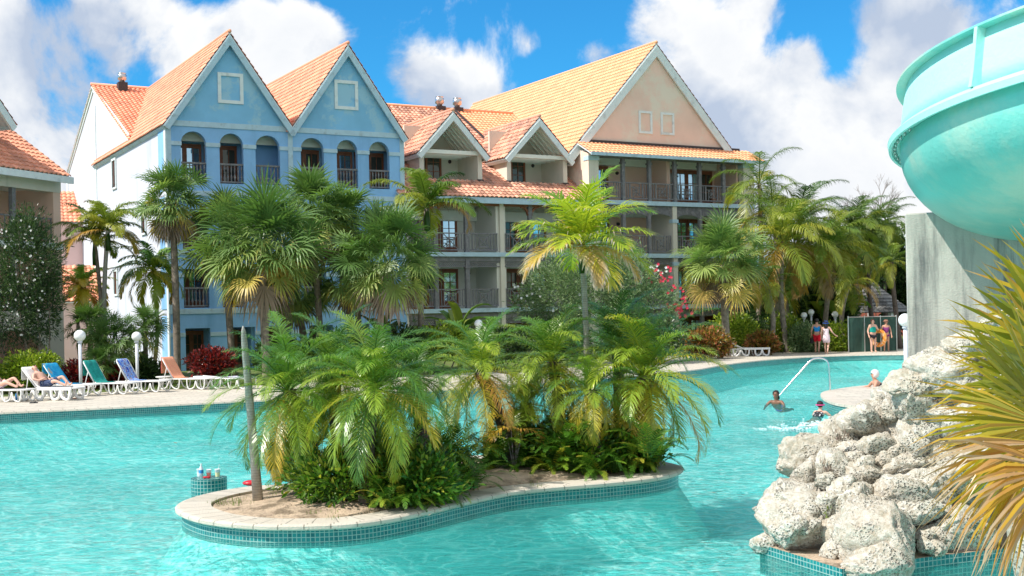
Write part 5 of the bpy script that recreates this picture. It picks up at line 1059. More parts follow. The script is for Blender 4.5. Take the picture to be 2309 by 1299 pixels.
for px, py, lb in ((76, 909, 'dark sandals lying beside the sunbathing man'), (172, 899, 'brown sandals under the seaside towel lounger')):
    q = spot(px, py); e = empty('sandals', q, .3, lb, 'sandals', 'sandals on the deck')
    for s in (-.09, .09): m = MB(); m.lathe([(0, 0), (.05, 0), (.05, .02), (0, .025)], (0, 0, 0), 12); m.v = [(x * 2.3, y, z) for x, y, z in m.v]; m.tube([(.02, -.05, .02), (.05, 0, .05), (.02, .05, .02)], .008, 5); m.build('sandal', BLK if px < 100 else WOODBROWN, e, True, (0, s, 0))
for px, py, c_, lb in ((37, 902, BLUEL, 'blue bottle standing under the leftmost lounger'), (55, 905, WHITEPL, 'white cup on the deck beside the leftmost lounger')):
    q = spot(px, py); m = MB(); m.lathe([(0, 0), (.035, 0), (.038, .14), (.02, .18), (.02, .2), (0, .2)], n=10); tag(m.build('bottle' if px < 50 else 'cup', c_, None, True, q), lb, 'bottle' if px < 50 else 'cup')
# ------------------------------------------------------------ people
def skin_mat(name, c): 
    m = mat(name, c, .5, .06, 9., spec=.4); m.node_tree.nodes['Principled BSDF'].inputs['Subsurface Weight'].default_value = 0; return m
SK1 = skin_mat('tanned_skin', (.52, .28, .19)); SK2 = skin_mat('fair_skin', (.66, .38, .28)); SK3 = skin_mat('brown_skin', (.22, .10, .06)); HAIRD = mat('dark_hair', (.015, .011, .01), .45, .3, 30, .5, 90); HAIRW = mat('white_hair', (.75, .74, .72), .6, .1, 30, .8, 60); HAIRR = mat('auburn_hair', (.13, .035, .02), .5, .3, 30, .5, 90)
def skinned(name, V, E, mt, parent, root=0, sub=2):
    """V: name -> (co, rx, ry)"""
    keys = list(V); me = bpy.data.meshes.new(name); me.from_pydata([V[k][0] for k in keys], [(keys.index(a), keys.index(b)) for a, b in E], []); me.materials.append(mt)
    o = bpy.data.objects.new(name, me); COL.objects.link(o); o.parent = parent; md = o.modifiers.new('skin', 'SKIN'); md.use_smooth_shade = True
    for i, k in enumerate(keys): s = me.skin_vertices[0].data[i]; s.radius = (V[k][1], V[k][2] if len(V[k]) > 2 else V[k][1]); s.use_root = (i == root); s.use_loose = False
    sb = o.modifiers.new('subdivision', 'SUBSURF'); sb.levels = sub; sb.render_levels = sub; return o
WALK = dict(pelvis=(0, 0, .95), waist=(0, .0, 1.10), chest=(0, 0, 1.30), neck=(0, 0, 1.47), jaw=(0, .02, 1.54), head=(0, .015, 1.61), top=(0, 0, 1.69),
            shl=(-.17, 0, 1.39), ell=(-.25, -.06, 1.12), wrl=(-.27, .04, .90), hal=(-.27, .07, .82), shr=(.17, 0, 1.39), elr=(.25, -.04, 1.12), wrr=(.27, .10, .91), har=(.27, .14, .83),
            hpl=(-.09, 0, .90), knl=(-.10, .16, .50), anl=(-.10, .20, .09), tol=(-.10, .34, .03), hpr=(.09, 0, .90), knr=(.10, -.02, .49), anr=(.10, -.30, .12), tor=(.10, -.18, .03))
STAND = dict(WALK, knl=(-.10, .03, .49), anl=(-.11, 0, .08), tol=(-.12, .14, .03), knr=(.10, .05, .49), anr=(.11, .04, .08), tor=(.13, .18, .03))
EDG = [('pelvis', 'waist'), ('waist', 'chest'), ('chest', 'neck'), ('neck', 'jaw'), ('jaw', 'head'), ('head', 'top')] + [(a + s, b + s) for s in 'lr' for a, b in (('sh', 'el'), ('el', 'wr'), ('wr', 'ha'), ('hp', 'kn'), ('kn', 'an'), ('an', 'to'))] + [('chest', 'shl'), ('chest', 'shr'), ('pelvis', 'hpl'), ('pelvis', 'hpr')]
RAD = dict(pelvis=.135, waist=.115, chest=.13, neck=.052, jaw=.075, head=.088, top=.05, sh=.058, el=.042, wr=.027, ha=.03, hp=.088, kn=.055, an=.036, to=.03)
def person(label, loc, rz, pose, skin, hair=HAIRD, cloth=(), s=1., fat=1., long_hair=0., hairy=True, group=None, hat=None, hair_r=1.):
    e = empty('person', loc, rz, label, 'person', group); e.scale = (s,) * 3; V = {}
    for k, c in pose.items():
        if k == 'face': continue
        r = RAD[k] if k in RAD else RAD[k[:-1]]; f = fat if k not in ('jaw', 'head', 'top', 'neck') else 1; V[k] = (c, r * f)
    E_ = list(EDG)
    for sd in 'lr':      # five short fingers
        h = Vector(pose['ha' + sd]); d = (h - Vector(pose['wr' + sd])).normalized(); sidev = d.cross(Vector((0, 1, .2))).normalized()
        for i, (off, ln_) in enumerate(((-.026, .065), (-.009, .078), (.009, .074), (.026, .058))): V['f%d' % i + sd + '_'] = (tuple(h + sidev * off + d * (ln_ + .02) + Vector((0, .012, 0))), .0085); E_.append(('ha' + sd, 'f%d' % i + sd + '_'))
        V['th' + sd + '_'] = (tuple(h - sidev * .05 + d * .02 + Vector((0, .02, 0))), .01); E_.append(('ha' + sd, 'th' + sd + '_'))
    body = skinned('body', V, E_, skin, e)
    hd = Vector(pose['head']); ax = (Vector(pose['top']) - Vector(pose['jaw'])).normalized(); fw = Vector(pose.get('face', (0, 1, 0))) if 'face' in pose else Vector((0, 1, 0)); fw = (fw - ax * fw.dot(ax)).normalized(); sx = ax.cross(fw)
    m = MB(); m.ball(hd + fw * .088 - ax * .012, .017, 8, (.8, 1.1, 1.3)); m.build('nose', skin, e, True)
    m = MB()
    for q in (-1, 1): m.ball(hd + fw * .076 + sx * q * .032 + ax * .012, .013, 8)
    m.build('eyes', HAIRD, e, True); m = MB(); m.tube([hd + fw * .080 - ax * .055 + sx * .025, hd + fw * .088 - ax * .057, hd + fw * .080 - ax * .055 - sx * .025], .006, 5); m.build('mouth', FLOW_R, e, True)
    for q in (-1, 1): m = MB(); m.ball(hd + sx * q * .088 - ax * .01, .022, 8, (.5, 1, 1.3)); m.build('ear', skin, e, True)
    if hair:
        m = MB(); m.ball(hd - fw * .022 + ax * .022, .108 * hair_r, 16, (.95, 1.0, 1.02)); keep = [Vector(v) for v in m.v]; 
        for i, v in enumerate(keep):
            dlt = v - hd; k = dlt.dot(fw)
            if k > .035 and dlt.dot(ax) < .055: v = v - fw * (k - .03)
            v = v + dlt.normalized() * .010 * noise.noise(v * 40); m.v[i] = tuple(v)
        m.build('hair', hair, e, True)
        if long_hair: m = MB(); m.tube([hd - fw * .06 + ax * .05, hd - fw * .09 - ax * .1, hd - fw * .12 - ax * long_hair * .6, hd - fw * .10 - ax * long_hair], [.06, .10, .09, .03], 10); m.build('long_hair', hair, e, True)
    for c in cloth: c(e, pose, fat)
    return e
def torso(mt, r=1.16, low=.3, name='top'):
    def f(e, P_, fat):
        V = dict(a=(Vector(P_['waist']).lerp(Vector(P_['pelvis']), low), .125 * r * fat), b=(P_['waist'], .118 * r * fat), c=(P_['chest'], .135 * r * fat), l=(Vector(P_['shl']) * .8 + Vector(P_['chest']) * .2 + Vector((0, 0, .01)), .062 * r), r=(Vector(P_['shr']) * .8 + Vector(P_['chest']) * .2 + Vector((0, 0, .01)), .062 * r))
        skinned(name, V, [('a', 'b'), ('b', 'c'), ('c', 'l'), ('c', 'r')], mt, e)
    return f
def shorts(mt, ln_=.75, r=1.16, name='shorts'):
    def f(e, P_, fat):
        V = dict(p=(Vector(P_['pelvis']) + (Vector(P_['waist']) - Vector(P_['pelvis'])) * .35, .135 * r * fat))
        E_ = []
        for s in 'lr': h = Vector(P_['hp' + s]); k = Vector(P_['kn' + s]); V['h' + s] = (h, .095 * r * fat); V['k' + s] = (h.lerp(k, ln_), .082 * r * fat); E_ += [('p', 'h' + s), ('h' + s, 'k' + s)]
        skinned(name, V, E_, mt, e)
    return f
def dress(mt, bottom=.55, r=1.1, name='dress'):
    def f(e, P_, fat):
        c = Vector(P_['chest']); p = Vector(P_['pelvis']); ax = (c - p).normalized(); m = MB(); m.tube([c + ax * .08, c, Vector(P_['waist']), p, p - ax * (p.z - bottom) * .5, p - ax * (p.z - bottom)], [.10, .15 * fat, .135 * fat, .18 * fat, .19 * fat, .185 * fat], 16); o = m.build(name, mt, e, True)
    return f
CB = mat('bright_blue_cotton', (.01, .25, .62), .9, .1, 9.); CR = mat('red_cotton', (.68, .01, .03), .9, .1, 9.); CP = mat('pink_white_lace', (.80, .62, .66), .9, .12, 25.); CT = blotch_mat('green_print', [(.0, .20, .18), (.01, .45, .35), (.0, .05, .08)], 6.); CT.node_tree.nodes['Texture Coordinate']; CK = mat('dark_swim_fabric', (.02, .02, .03), .8, .2, 9.); CPL = blotch_mat('dark_print', [(.02, .02, .05), (.35, .05, .25), (.03, .03, .08)], 9.); CPU = mat('purple_swimsuit', (.30, .12, .55), .7, .1, 9.); CBW = mat('black_white_rash_guard', (.02, .02, .025), .7, .2, 9., stain=(.7, .7, .7), stain_s=12., stain_t=(.56, .58)); CN = mat('navy_trunks', (.03, .05, .12), .85, .2, 9., stain=(.35, .4, .45), stain_s=14.)
qm = gz(1843, 797, .004); person('man walking away in bright blue tank top and red shorts, carrying a black bag', qm, radians(-20), WALK, SK1, HAIRD, (torso(CB), shorts(CR, .85)), 1.03)
hand = Vector(WALK['hal']); m = MB(); m.box(-.05, .05, -.15, .15, -.33, -.08); m.tube([(0, -.1, -.08), (0, -.06, .0), (0, .06, .0), (0, .1, -.08)], .012, 6); o = m.build('handbag', BLK, None, False, qm + Matrix.Rotation(radians(-20), 3, 'Z') @ (hand * 1.03)); bv = o.modifiers.new('soft', 'BEVEL'); bv.width = .02; tag(o, 'black bag hanging from the walking man\'s left hand', 'bag')
qw = gz(1864, 798.5, .004); pw = dict(WALK, wrr=(.42, .16, .98), elr=(.30, .02, 1.14), har=(.48, .20, .94)); person('woman walking away in short white and pink dress with long dark hair and blue hat', qw, radians(-25), pw, SK2, HAIRD, (dress(CP, .60),), .96, 1., .42)
m = MB(); m.lathe([(0, .10), (.07, .095), (.10, .03), (.105, 0), (.17, -.02), (.175, -.03), (.10, -.01)], n=20); o = m.build('sun_hat', mat('blue_straw', (.02, .07, .28), .8, .2, 30.), None, True, qw + Vector((0, 0, 1.63 * .96))); o.rotation_euler = (.1, .05, 0); tag(o, 'small dark blue hat on the walking woman', 'hat')
q1 = gz(1956, 793, .004); q1.y -= 1.; ps = dict(STAND, ell=(-.28, .02, 1.14), wrl=(-.16, .2, 1.22), hal=(-.12, .22, 1.26)); person('larger woman in green swirl top and black skirt facing the pool before the green fence', q1, radians(188), ps, SK2, HAIRR, (torso(CT, 1.2, .6), dress(CK, .62, 1., 'skirt') if False else shorts(CK, .45, 1.25, 'skirt')), .97, 1.25)
q2 = gz(1991, 792, .004); q2.y -= .6; person('woman in dark printed swimsuit and sun hat carrying an orange swim ring', q2, radians(172), STAND, SK1, HAIRR, (torso(CPL, 1.12, .9), shorts(CPL, .3, 1.15)), .95)
m = MB(); ORG = blotch_mat('orange_print', [(.75, .20, .02), (.80, .32, .05), (.75, .65, .50)], 4.); R0, r0 = .36, .11; nn = 28
for i in range(nn):
    for j in range(10):
        def tp(i, j): a = 2 * pi * i / nn; b = 2 * pi * j / 10; return Vector(((R0 + r0 * cos(b)) * cos(a), r0 * .9 * sin(b), (R0 + r0 * cos(b)) * sin(a)))
        m.quad(tp(i, j), tp(i, j + 1), tp(i + 1, j + 1), tp(i + 1, j), ((i / 9, j / 9), (i / 9, j / 9 + .1), (i / 9 + .1, j / 9 + .1), (i / 9 + .1, j / 9)))
o = m.build('swim_ring', ORG, None, True, at(1981, 762, q2.y - .3)); o.rotation_euler = (.0, .2, radians(-50)); tag(o, 'orange patterned inflatable swim ring held upright beside the woman in dark print', 'swim ring')
m = MB(); m.lathe([(0, .09), (.08, .085), (.11, .02), (.17, -.01), (.11, .0)], n=18); tag(m.build('sun_hat', mat('brown_straw', (.25, .12, .08), .9, .2, 30.), None, True, q2 + Vector((0, 0, 1.63 * .95))), 'brown hat on the woman in dark printed swimsuit', 'hat')
m = MB(); m.tube([at(1935, 735, 64.5), at(1950, 776, 64.0)], .022, 8); tag(m.build('pole', WHITEPL, None, True), 'white pole leaning at the left end of the green fence beside the larger woman', 'pole')
# swimmers
q = gz(1750, 911, POOLZ); SWIM = dict(STAND, ell=(-.30, .10, 1.24), wrl=(-.26, .32, 1.20), hal=(-.24, .40, 1.19), elr=(.30, .10, 1.24), wrr=(.26, .32, 1.20), har=(.24, .40, 1.19), chest=(0, -.07, 1.29), waist=(0, -.26, 1.18), pelvis=(0, -.44, 1.12), hpl=(-.09, -.50, 1.10), knl=(-.12, -.88, 1.06), anl=(-.12, -1.26, 1.06), tol=(-.12, -1.38, 1.02), hpr=(.09, -.50, 1.10), knr=(.12, -.88, 1.02), anr=(.12, -1.24, 1.0), tor=(.12, -1.36, .96))
person('dark haired girl in purple swimsuit standing chest deep by the handrail', (q.x, q.y, POOLZ - 1.31 * .88), radians(150), SWIM, SK3, HAIRD, (torso(CPU, 1.1, .6),), .88, 1., .2)
q = gz(1850, 937, POOLZ); person('child in black and white swim shirt with pink goggles, back to the camera', (q.x, q.y, POOLZ - 1.27 * .76), radians(-40), SWIM, SK2, HAIRD, (torso(CBW, 1.25, .6),), .76)
m = MB(); m.tube([(.1 * cos(a * pi / 8), .105 * sin(a * pi / 8), 0) for a in range(17)], .014, 6); o = m.build('goggles', mat('pink_rubber', (.75, .06, .25), .5, .05), None, True, (q.x, q.y, POOLZ + .335 * .76)); tag(o, 'pink swim goggles on the child in black and white shirt', 'goggles')
q = at(1973, 893, 35.5); person('white haired woman in the water behind the round pool deck tip', (q.x, 35.5, -1.20), radians(90), SWIM, SK1, HAIRW, (torso(CK, 1.05, .8),), .98, 1., 0., hair_r=1.22)
q = at(1966, 890, 29.); person('dark haired swimmer mostly hidden behind the white boulders', (q.x + .15, 29.0, -1.42), radians(120), SWIM, SK3, HAIRR, (torso(CK, 1.05, .8),), .98)
# sunbathers in lounger coordinates
def lying(pz, label, skin, hair, cloth, ang=48.):
    a = radians(ang); T = Vector((-cos(a), 0, sin(a))); o = Vector((-.30, 0, .37)); Nn = Vector((sin(a), 0, cos(a)))
    def bk(s, y, n=.13): v = o + T * s + Nn * n; return (v.x, y, v.z)
    P_ = dict(pelvis=(-.20, 0, .52), waist=bk(.17, 0, .14), chest=bk(.38, 0, .15), neck=bk(.56, 0, .13), jaw=bk(.63, 0, .17), head=bk(.70, 0, .15), top=bk(.78, 0, .12), shl=bk(.47, -.18), ell=bk(.30, -.30, .1), wrl=(-.25, -.26, .62), hal=(-.17, -.2, .66), shr=bk(.47, .18), elr=bk(.28, .30, .1), wrr=(-.22, .22, .62), har=(-.12, .16, .65),
              hpl=(-.16, -.09, .50), knl=(.26, -.14, .60), anl=(.62, -.10, .46), tol=(.68, -.12, .60), hpr=(-.16, .09, .50), knr=(.28, .16, .72), anr=(.56, .14, .46), tor=(.66, .15, .52), face=(.7, 0, .7))
    return person(label, pz, RZ, P_, skin, hair, cloth)
def lp(P_): return P_
lying(pm, 'bald sunbathing man lying back in dark swim trunks on a white lounger', SK2, None, (shorts(CN, .8),))
m = MB(); 
lying(pl, 'woman in patterned swim wrap reclining at the left edge of the photo', SK2, HAIRR, (torso(T_FLORAL, 1.2, .9), shorts(T_FLORAL, .5, 1.2, 'wrap')), 55)
# ------------------------------------------------------------ pool deck tip with handrail
tip = [(1850, 889), (1858, 899), (1880, 908), (1915, 914), (1960, 917), (2010, 919), (2100, 920), (2300, 922), (2300, 862), (2150, 862), (2040, 863), (1985, 866), (1920, 872), (1875, 879), (1857, 883)]
tl_ = smooth_line([gz(*q) for q in tip], 4, True); ct = sum(tl_, Vector()) / len(tl_); si = 1 if (offset(tl_, .3)[6] - ct).length < (tl_[6] - ct).length else -1
m = MB(); a_ = lift(tl_, -.0); b_ = lift(tl_, -.06); i_ = offset(tl_, si * .38); strip(m, b_, a_, uv='j'); strip(m, a_, i_, uv='j'); tag(m.build('deck_tip_coping', COPING), kind='structure')
m = MB(); m.poly(i_); tag(m.build('deck_tip', PAVER), kind='structure'); m = MB(); strip(m, lift(offset(tl_, si * .03), -.42), lift(offset(tl_, si * .03), -.05), uv=True); tag(m.build('deck_tip_wall', POOLTILE), kind='structure'); m = MB(); strip(m, lift(tl_, -1.), lift(offset(tl_, si * .03), -.42)); tag(m.build('deck_tip_shelf', PLASTER), kind='structure')
d_ = gz(1872, 880).y; m = MB(); pts = smooth_line([at(1871, 880, d_), at(1870, 850, d_), at(1867, 820, d_), at(1858, 810, d_), at(1843, 808, d_), at(1828, 813, d_), at(1805, 838, d_), at(1758, 892, d_), at(1735, 920, d_)], 5); m.tube(pts, .028, 10)
tag(m.build('handrail', CHROME, None, True), 'bent polished steel handrail from the round deck tip down into the water', 'handrail'); 
m = MB()
for i in range(1500):
    u = R_.random() ** .6; px = 1690 + 245 * u + R_.gauss(0, 8); py = 968 - 16 * u + R_.gauss(0, 4.5) * (.4 + 1.1 * u); q = gz(px, py, POOLZ + .001)
    if noise.noise(Vector((px * .045, py * .22, 0))) < .12 - .3 * u: continue
    r = R_.uniform(.004, .018) * (.4 + .8 * u); m.ball(q, r, 6, (2.4, 1.6, .5))
tag(m.build('splash_foam', mat('white_foam', (.85, .92, .92), .4, .03), None, True), kind='stuff')
m = MB()
for px, py in ((405, 1028), (640, 985), (1990, 960), (395, 998), (1605, 1110)):
    q = gz(px, py, POOLZ + .012); m2 = MB(); m2.tv = .6; a = R_.uniform(0, 3); u = Vector((cos(a), sin(a), .1)) * .09; v = Vector((-sin(a), cos(a), 0)) * .03; m2.poly([-u, v - u * .2, u, -v - u * .2]); tag(m2.build('floating_leaf', L_DEAD, None, False, q), 'brown leaf floating on the pool water', 'leaf', 'leaves floating on the pool')

# ------------------------------------------------------------ rock mound
m_, t, p, out = base_mat('coral_rock'); ROCK = m_
tx = N(t, 'ShaderNodeTexCoord'); O = tx.outputs['Object']
na = N(t, 'ShaderNodeTexNoise', i_Scale=2.2, i_Detail=7., i_Roughness=.65); t.links.new(O, na.inputs[0]); nb = N(t, 'ShaderNodeTexNoise', i_Scale=17., i_Detail=8., i_Roughness=.72); t.links.new(O, nb.inputs[0])
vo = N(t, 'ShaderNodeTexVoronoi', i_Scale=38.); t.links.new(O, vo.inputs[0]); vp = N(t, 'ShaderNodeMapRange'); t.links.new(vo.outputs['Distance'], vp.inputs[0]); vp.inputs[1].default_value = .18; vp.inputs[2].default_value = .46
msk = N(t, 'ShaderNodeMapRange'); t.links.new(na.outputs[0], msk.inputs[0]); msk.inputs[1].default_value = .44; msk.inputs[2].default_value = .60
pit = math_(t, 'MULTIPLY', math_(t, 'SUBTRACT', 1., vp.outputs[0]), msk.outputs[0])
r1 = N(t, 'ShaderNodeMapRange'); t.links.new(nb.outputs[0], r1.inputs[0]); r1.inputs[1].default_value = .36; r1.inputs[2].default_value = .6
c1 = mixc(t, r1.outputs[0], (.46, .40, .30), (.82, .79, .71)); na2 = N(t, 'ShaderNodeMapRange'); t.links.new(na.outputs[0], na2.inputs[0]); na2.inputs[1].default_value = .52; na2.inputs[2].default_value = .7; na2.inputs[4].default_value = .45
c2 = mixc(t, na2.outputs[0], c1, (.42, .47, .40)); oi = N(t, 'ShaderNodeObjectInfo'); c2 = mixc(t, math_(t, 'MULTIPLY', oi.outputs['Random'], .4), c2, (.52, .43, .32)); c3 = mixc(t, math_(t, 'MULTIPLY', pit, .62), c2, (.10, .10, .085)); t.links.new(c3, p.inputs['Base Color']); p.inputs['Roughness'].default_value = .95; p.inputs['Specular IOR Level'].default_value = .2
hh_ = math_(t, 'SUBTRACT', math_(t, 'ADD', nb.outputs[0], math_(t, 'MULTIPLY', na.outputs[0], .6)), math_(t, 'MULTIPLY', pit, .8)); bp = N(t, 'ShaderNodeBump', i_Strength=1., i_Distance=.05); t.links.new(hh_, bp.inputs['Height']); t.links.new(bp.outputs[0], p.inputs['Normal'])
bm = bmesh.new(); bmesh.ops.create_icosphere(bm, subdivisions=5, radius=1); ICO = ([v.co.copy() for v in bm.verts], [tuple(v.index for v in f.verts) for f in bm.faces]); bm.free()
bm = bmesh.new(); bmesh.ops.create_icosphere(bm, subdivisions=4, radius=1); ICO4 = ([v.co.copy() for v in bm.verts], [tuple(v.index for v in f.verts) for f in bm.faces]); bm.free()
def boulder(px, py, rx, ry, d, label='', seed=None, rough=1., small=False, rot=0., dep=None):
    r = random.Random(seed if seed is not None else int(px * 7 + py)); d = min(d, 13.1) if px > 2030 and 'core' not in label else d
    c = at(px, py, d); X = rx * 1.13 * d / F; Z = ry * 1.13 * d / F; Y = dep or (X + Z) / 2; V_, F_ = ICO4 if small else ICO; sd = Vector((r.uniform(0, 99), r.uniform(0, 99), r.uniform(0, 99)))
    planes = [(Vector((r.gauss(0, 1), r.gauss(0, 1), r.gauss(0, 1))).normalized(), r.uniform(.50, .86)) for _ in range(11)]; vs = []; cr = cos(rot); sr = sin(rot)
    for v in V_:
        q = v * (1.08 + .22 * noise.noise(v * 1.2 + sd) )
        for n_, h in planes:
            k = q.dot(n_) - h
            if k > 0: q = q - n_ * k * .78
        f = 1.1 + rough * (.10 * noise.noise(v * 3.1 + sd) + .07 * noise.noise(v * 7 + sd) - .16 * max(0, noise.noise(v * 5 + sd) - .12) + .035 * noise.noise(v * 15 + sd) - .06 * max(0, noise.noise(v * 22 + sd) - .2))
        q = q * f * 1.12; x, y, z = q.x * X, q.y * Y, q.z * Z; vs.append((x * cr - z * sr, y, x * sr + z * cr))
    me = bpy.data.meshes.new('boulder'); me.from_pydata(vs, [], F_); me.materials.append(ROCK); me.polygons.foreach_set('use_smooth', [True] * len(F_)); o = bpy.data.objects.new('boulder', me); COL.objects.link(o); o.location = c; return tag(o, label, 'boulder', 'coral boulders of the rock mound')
for a in ((1800, 1175, 78, 68, 12.95, 'big white pitted boulder at the lower left corner of the rock mound', 3), (1738, 1222, 32, 22, 13.0, 'small white boulder at the tip of the tiled curb'), (1822, 1085, 40, 42, 13.3, 'speckled boulder directly above the big lower left boulder'), (1845, 1040, 62, 42, 13.6, 'long white boulder on the left slope of the mound'),
          (1890, 992, 40, 34, 13.7, 'white boulder with a yellow weed tuft on the left slope'), (1965, 958, 56, 42, 13.7, 'large white boulder right of the swimming child', 12), (2003, 910, 38, 48, 14.1, 'slanting wedge shaped boulder below the round deck tip'), (2062, 868, 46, 34, 14.5, 'smooth white boulder in front of the white haired woman'),
          (2078, 905, 45, 48, 14.0, 'white boulder with dark cleft in the upper middle'), (1922, 1018, 36, 16, 13.4, 'small pinkish slab among the middle stones'), (1972, 1015, 36, 18, 13.3, 'orange tinged flat stone in the middle'), (1935, 1043, 32, 22, 13.2, 'small cream stone under the pinkish slab'), (2005, 1046, 26, 26, 13.1, 'small greenish cube like stone in the middle'),
          (1885, 1068, 40, 36, 13.1, 'grey green pitted stone left of the middle'), (1952, 1078, 60, 36, 13.0, 'blue grey block in the middle of the mound'), (1908, 1155, 48, 56, 12.7, 'very rough grey boulder with deep pits', 21), (1948, 1175, 48, 42, 12.55, 'tan boulder leaning right of the very rough grey one'), (2012, 1122, 60, 38, 12.7, 'long pale boulder above the big smooth one'),
          (2055, 1145, 58, 28, 12.6, 'flat tan stone right of the long pale one'), (2095, 1100, 78, 58, 12.9, 'mint tinted boulder under the palm leaves'), (1997, 1225, 80, 78, 12.2, 'big smooth rounded tan boulder at the water edge', 5), (1985, 1262, 68, 40, 11.85, 'pale front boulder resting on the tiled curb'), (1878, 1245, 22, 22, 12.25, 'small white boulder on the curb between two big ones'),
          (1893, 1215, 38, 38, 12.5, 'pinkish wedge in the gap above the curb'), (2072, 992, 34, 48, 13.4, 'upright narrow boulder in the upper middle'), (2030, 985, 34, 48, 13.5, 'grey boulder left of the upright narrow one'), (2045, 1052, 55, 32, 13.2, 'blue grey ledge below the upright boulder'), (2130, 1030, 60, 55, 13.2, 'large boulder behind the hanging dry leaf tips'),
          (2150, 1205, 62, 48, 12.6, 'dark mossy rock at the back of the water cave'), (2085, 1232, 16, 14, 12.2, 'small rounded cobble beside the water cave'), (2110, 1238, 18, 15, 12.2, 'second rounded cobble beside the water cave'),
          (2135, 850, 75, 48, 14.2, 'long white ledge at the foot of the concrete pillar'), (2180, 785, 50, 36, 13.4, 'speckled boulder against the concrete pillar'), (2240, 760, 55, 34, 12.6, 'white boulder behind the upper palm leaves'), (2300, 735, 50, 34, 12.2, 'topmost pale boulder at the right edge'), (2160, 925, 70, 50, 13.4, 'white boulder under the lower palm leaves'),
          (2235, 860, 80, 60, 13.0, 'broad white boulder below the speckled one'), (2240, 960, 80, 70, 12.8, 'broad boulder hidden behind the yellow fan leaves'), (2210, 1060, 70, 60, 12.6, 'boulder in shade behind the dry leaf tips'), (2300, 880, 60, 70, 12.2, 'boulder at the right edge behind the fan leaves'), (2290, 1030, 60, 80, 12.0, 'shaded boulder at the right edge'), (2305, 1235, 26, 72, 10.2, 'narrow white rock at the lower right corner')):
    boulder(*a[:5], label=a[5], seed=a[6] if len(a) > 6 else None, small=a[2] < 45)
for a in ((2010, 1120, 110, 100, 14.2, 'below the middle stones'), (2130, 985, 110, 100, 14.4, 'under the pillar foot'), (2240, 1100, 130, 120, 14.0, 'behind the hanging fan leaves'), (1900, 1130, 75, 70, 13.6, 'behind the very rough grey boulder'), (2230, 900, 90, 80, 14., 'behind the broad white ledge')): boulder(*a[:5], label='shadowed core boulder ' + a[5], rough=.5)
rf = random.Random(5)
for k in range(36):
    py = rf.uniform(905, 1215); L_ = 1755 + (1200 - py) * .72; px = rf.uniform(L_ + 18, 2130); rr = rf.uniform(14, 27)
    boulder(px, py, rr * rf.uniform(1, 1.5), rr, 12.45 + (1230 - py) / 230. * .85 - .12, label='small pale stone wedged in a crevice of the rock mound', small=True, rough=1.3, rot=rf.uniform(-.6, .6))
A_ = gz(1713, 1226, -.12); B_ = gz(1898, 1283, -.12); C_ = gz(2000, 1268, -.12); D_ = gz(2150, 1249, -.12); E_ = gz(2310, 1232, -.12)
cur = [A_, B_, C_, D_, E_, Vector((9, 11.5, -.12)), Vector((9, 17, -.12)), Vector((4.6, 17.2, -.12)), Vector((3.2, 15.2, -.12))]
m = MB(); m.poly(cur); tag(m.build('mound_base', SAND), kind='structure'); m = MB(); strip(m, lift(cur, -.44), lift(cur, -.12), uv=True); tag(m.build('mound_curb', POOLTILE), kind='structure'); m = MB(); strip(m, lift(cur, -1.), lift(cur, -.44)); tag(m.build('mound_shelf', PLASTER), kind='structure')
e = tufts('dry_weeds', [tuple(at(1868 + R_.gauss(0, 12), 1100 + R_.gauss(0, 26), 12.95)) for i in range(26)] + [tuple(at(1900 + R_.gauss(0, 9), 985 + R_.gauss(0, 10), 13.2)) for i in range(8)], .10, 7, L_DEAD, .02)
tufts('green_weeds', [tuple(at(1866 + R_.gauss(0, 5), 1165 + R_.gauss(0, 20), 12.55)) for i in range(9)], .05, 6, L_LIME, .012)
# ------------------------------------------------------------ concrete pillar and water slide
PZ = at(2043, 600, 13.7); e = empty('slide_pillar', (PZ.x, PZ.y, -.3), radians(-22), 'massive raw concrete pillar carrying the aqua water slide', 'pillar'); m = MB(); m.box(0, 2.8, 0, .8, 0, 3.72); o = m.build('shaft', CONCRETE, e); bv = o.modifiers.new('edge', 'BEVEL'); bv.width = .015
SCn = Vector((7.38, 11.96, 0)); SR = 3.5; F0, F1 = radians(118), radians(262)
e = empty('water_slide', (SCn.x, SCn.y, 0), 0, 'aqua fibreglass water slide trough curving over the concrete pillar at upper right', 'water slide')
def zc(f): return 4.09 + .22 * (f - radians(162.7)) / radians(46.)
def sweep(profile, f0, f1, n, closed=True):
    m = MB(); rows = []
    for i in range(n + 1):
        f = f0 + (f1 - f0) * i / n; rows.append([m.vert(((SR + o_) * cos(f), (SR + o_) * sin(f), zc(f) + z_)) for o_, z_ in profile])
    k = len(profile)
    for a, b in zip(rows, rows[1:]):
        for j in range(k if closed else k - 1): m.face(a[j], a[(j + 1) % k], b[(j + 1) % k], b[j])
    if closed: m.face(*rows[0][::-1]); m.face(*rows[-1])
    return m
bo = [(-.12 - 1.30 * (1 - cos(pi / 2 * k / 14)), -.03 - .92 * sin(pi / 2 * k / 14) ** .9) for k in range(15)] + [(-1.42 - 1.15 * sin(pi / 2 * k / 12), -.95 + .92 * (1 - cos(pi / 2 * k / 12))) for k in range(1, 13)]
bi = [(o_ + (.04 if o_ < -1.42 else -.04), z_ + .035) for o_, z_ in bo][::-1]
sweep(bo + bi, F0, F1, 72).build('trough', SLIDE, e, True)
sweep([(-.01, -.06), (.0, .0), (-.05, .045), (-.13, .05), (-.13, -.02), (-.04, -.03), (-.04, -.06)], F0, F1, 72).build('flange', SLIDE_PALE, e)
sweep([(-.13, .05), (-.14, .2), (-.17, .42), (-.20, .60), (-.235, .60), (-.205, .42), (-.175, .2), (-.165, .05)], F0, F1, 72).build('side_wall', SLIDE_PALE, e, True)
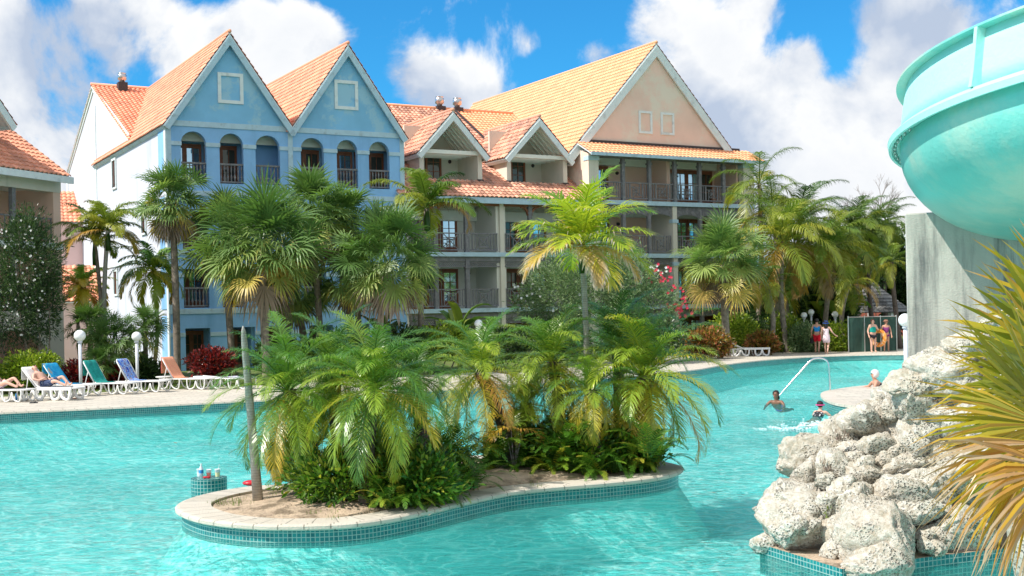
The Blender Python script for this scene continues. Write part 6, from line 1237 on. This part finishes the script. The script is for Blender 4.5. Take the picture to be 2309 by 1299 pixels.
sweep([(-.20, .57), (-.10, .585), (-.10, .605), (-.235, .61), (-.235, .59)], F0, F1, 72).build('rim', SLIDE, e)
for f in (radians(199), radians(232)):
    m = MB(); dd = .012; A__ = [(SR + o_, z_) for o_, z_ in ((-.13, .05), (-.14, .2), (-.17, .42), (-.20, .59))]; B__ = [(SR + o_, z_) for o_, z_ in ((-.02, .05), (-.05, .2), (-.08, .42), (-.10, .59))]
    for g_ in (f, f + dd): pass
    for (a, b), (c, d) in zip(zip(A__, B__), zip(A__[1:], B__[1:])):
        q = [Vector((r_ * cos(g_), r_ * sin(g_), zc(f) + z_)) for g_ in (f, f + dd) for r_, z_ in (a, b, d, c)]; m.quad(*q[:4]); m.quad(*q[:3:-1]); m.quad(q[1], q[2], q[6], q[5])
    m.build('joint_rib', SLIDE_PALE, e)
    for k in range(5):
        z_ = .1 + k * .115; m = MB(); m.ball((0, 0, 0), .016, 8); m.build('bolt', STEEL, e, True, ((SR - .08 - z_ * .1) * cos(f - .008), (SR - .08 - z_ * .1) * sin(f - .008), zc(f) + z_))
    if f > 2.7: continue
    m = sweep([(-.115, -.05), (-.03, -.05)] + [(o_ + .05, z_ - .04) for o_, z_ in bo[3:18]] + [(o_, z_ + .02) for o_, z_ in bo[17:2:-1]], f, f + .012, 1); m.build('joint_rib', SLIDE, e)
for k in range(18): f = radians(128 + k * 3.0); m = MB(); m.lathe([(0, 0), (.018, 0), (.018, -.02), (.01, -.035), (0, -.035)], n=8); m.build('bolt', STEEL, e, True, ((SR - .075) * cos(f), (SR - .075) * sin(f), zc(f) - .03))
# ------------------------------------------------------------ foreground fan leaves
def fg_leaf(hx, hy, d, tx_, ty_, R, n, tv, spread, label, droop=.25, seed=1, dd=0.):
    hub = at(hx, hy, d); tipp = at(tx_, ty_, d + dd); T = (tipp - hub).normalized(); S = T.cross(Vector((0, 1, 0))).normalized(); Nn = S.cross(T); r = random.Random(seed); mb = MB(); dt = radians(2 * spread) / n
    for k in range(n):
        a = radians(-spread) + dt * (k + .5) + r.uniform(-.02, .02); dr = (T * cos(a) + S * sin(a) + Nn * r.uniform(-.14, .14)).normalized(); L = R * (.86 + .16 * cos(a * .9)) * r.uniform(.85, 1.05); w = L * .46 * dt * .5 * 1.3; pp = (-T * sin(a) + S * cos(a)) * cos(.9 * (k % 2) - .45) + Nn * .5 * (1 if k % 2 else -1); dp = droop * r.uniform(.4, 1.8); tt = max(0, min(1, tv + r.uniform(-.22, .22)))
        P0 = Vector((0, 0, 0)); m1 = dr * L * .25; m2 = dr * L * .48 - UP * dp * L * .02; q = m2 + (dr - UP * dp * .4).normalized() * L * .28; tip_ = q + (dr - UP * dp * r.uniform(.6, 1.6)).normalized() * L * .24 * r.uniform(.6, 1.4)
        mb.tv = tt; i0 = mb.vert(P0); a1 = mb.vert(m1 - pp * w * .55); b1 = mb.vert(m1 + pp * w * .55); a2 = mb.vert(m2 - pp * w); b2 = mb.vert(m2 + pp * w); mb.tv = min(1, tt + .12); a3 = mb.vert(q - pp * w * .5); b3 = mb.vert(q + pp * w * .5); mb.tv = min(1, tt + .42); i5 = mb.vert(tip_)
        mb.face(i0, a1, b1); mb.face(a1, a2, b2, b1); mb.face(a2, a3, b3, b2); mb.face(a3, i5, b3)
    o = mb.build('fan_leaf', L_SAW, SAW); o.location = hub - SAW.location
SAW = empty('saw_palm', at(2520, 1000, 4.6), 0, 'yellow green fan palm leaves with dry orange tips reaching in from the right edge', 'palm')
fg_leaf(2390, 790, 5.0, 2150, 660, .50, 34, .25, 95, '', .15, 2); fg_leaf(2410, 860, 4.8, 2120, 800, .56, 38, .28, 85, '', .2, 3, -.1)
fg_leaf(2370, 950, 4.4, 2060, 900, .56, 50, .30, 70, '', .12, 4, -.2); fg_leaf(2360, 960, 4.2, 2120, 1160, .54, 50, .50, 62, '', .35, 5, -.2); fg_leaf(2360, 1000, 4.0, 2200, 1260, .52, 48, .74, 62, '', .6, 6, -.1); fg_leaf(2420, 700, 5.2, 2230, 560, .47, 28, .4, 80, '', .1, 7)
fg_leaf(2380, 1060, 3.9, 2190, 1200, .44, 40, .80, 60, '', .7, 8, -.1); fg_leaf(2370, 900, 4.5, 2100, 1010, .55, 44, .38, 60, '', .3, 9, -.2)
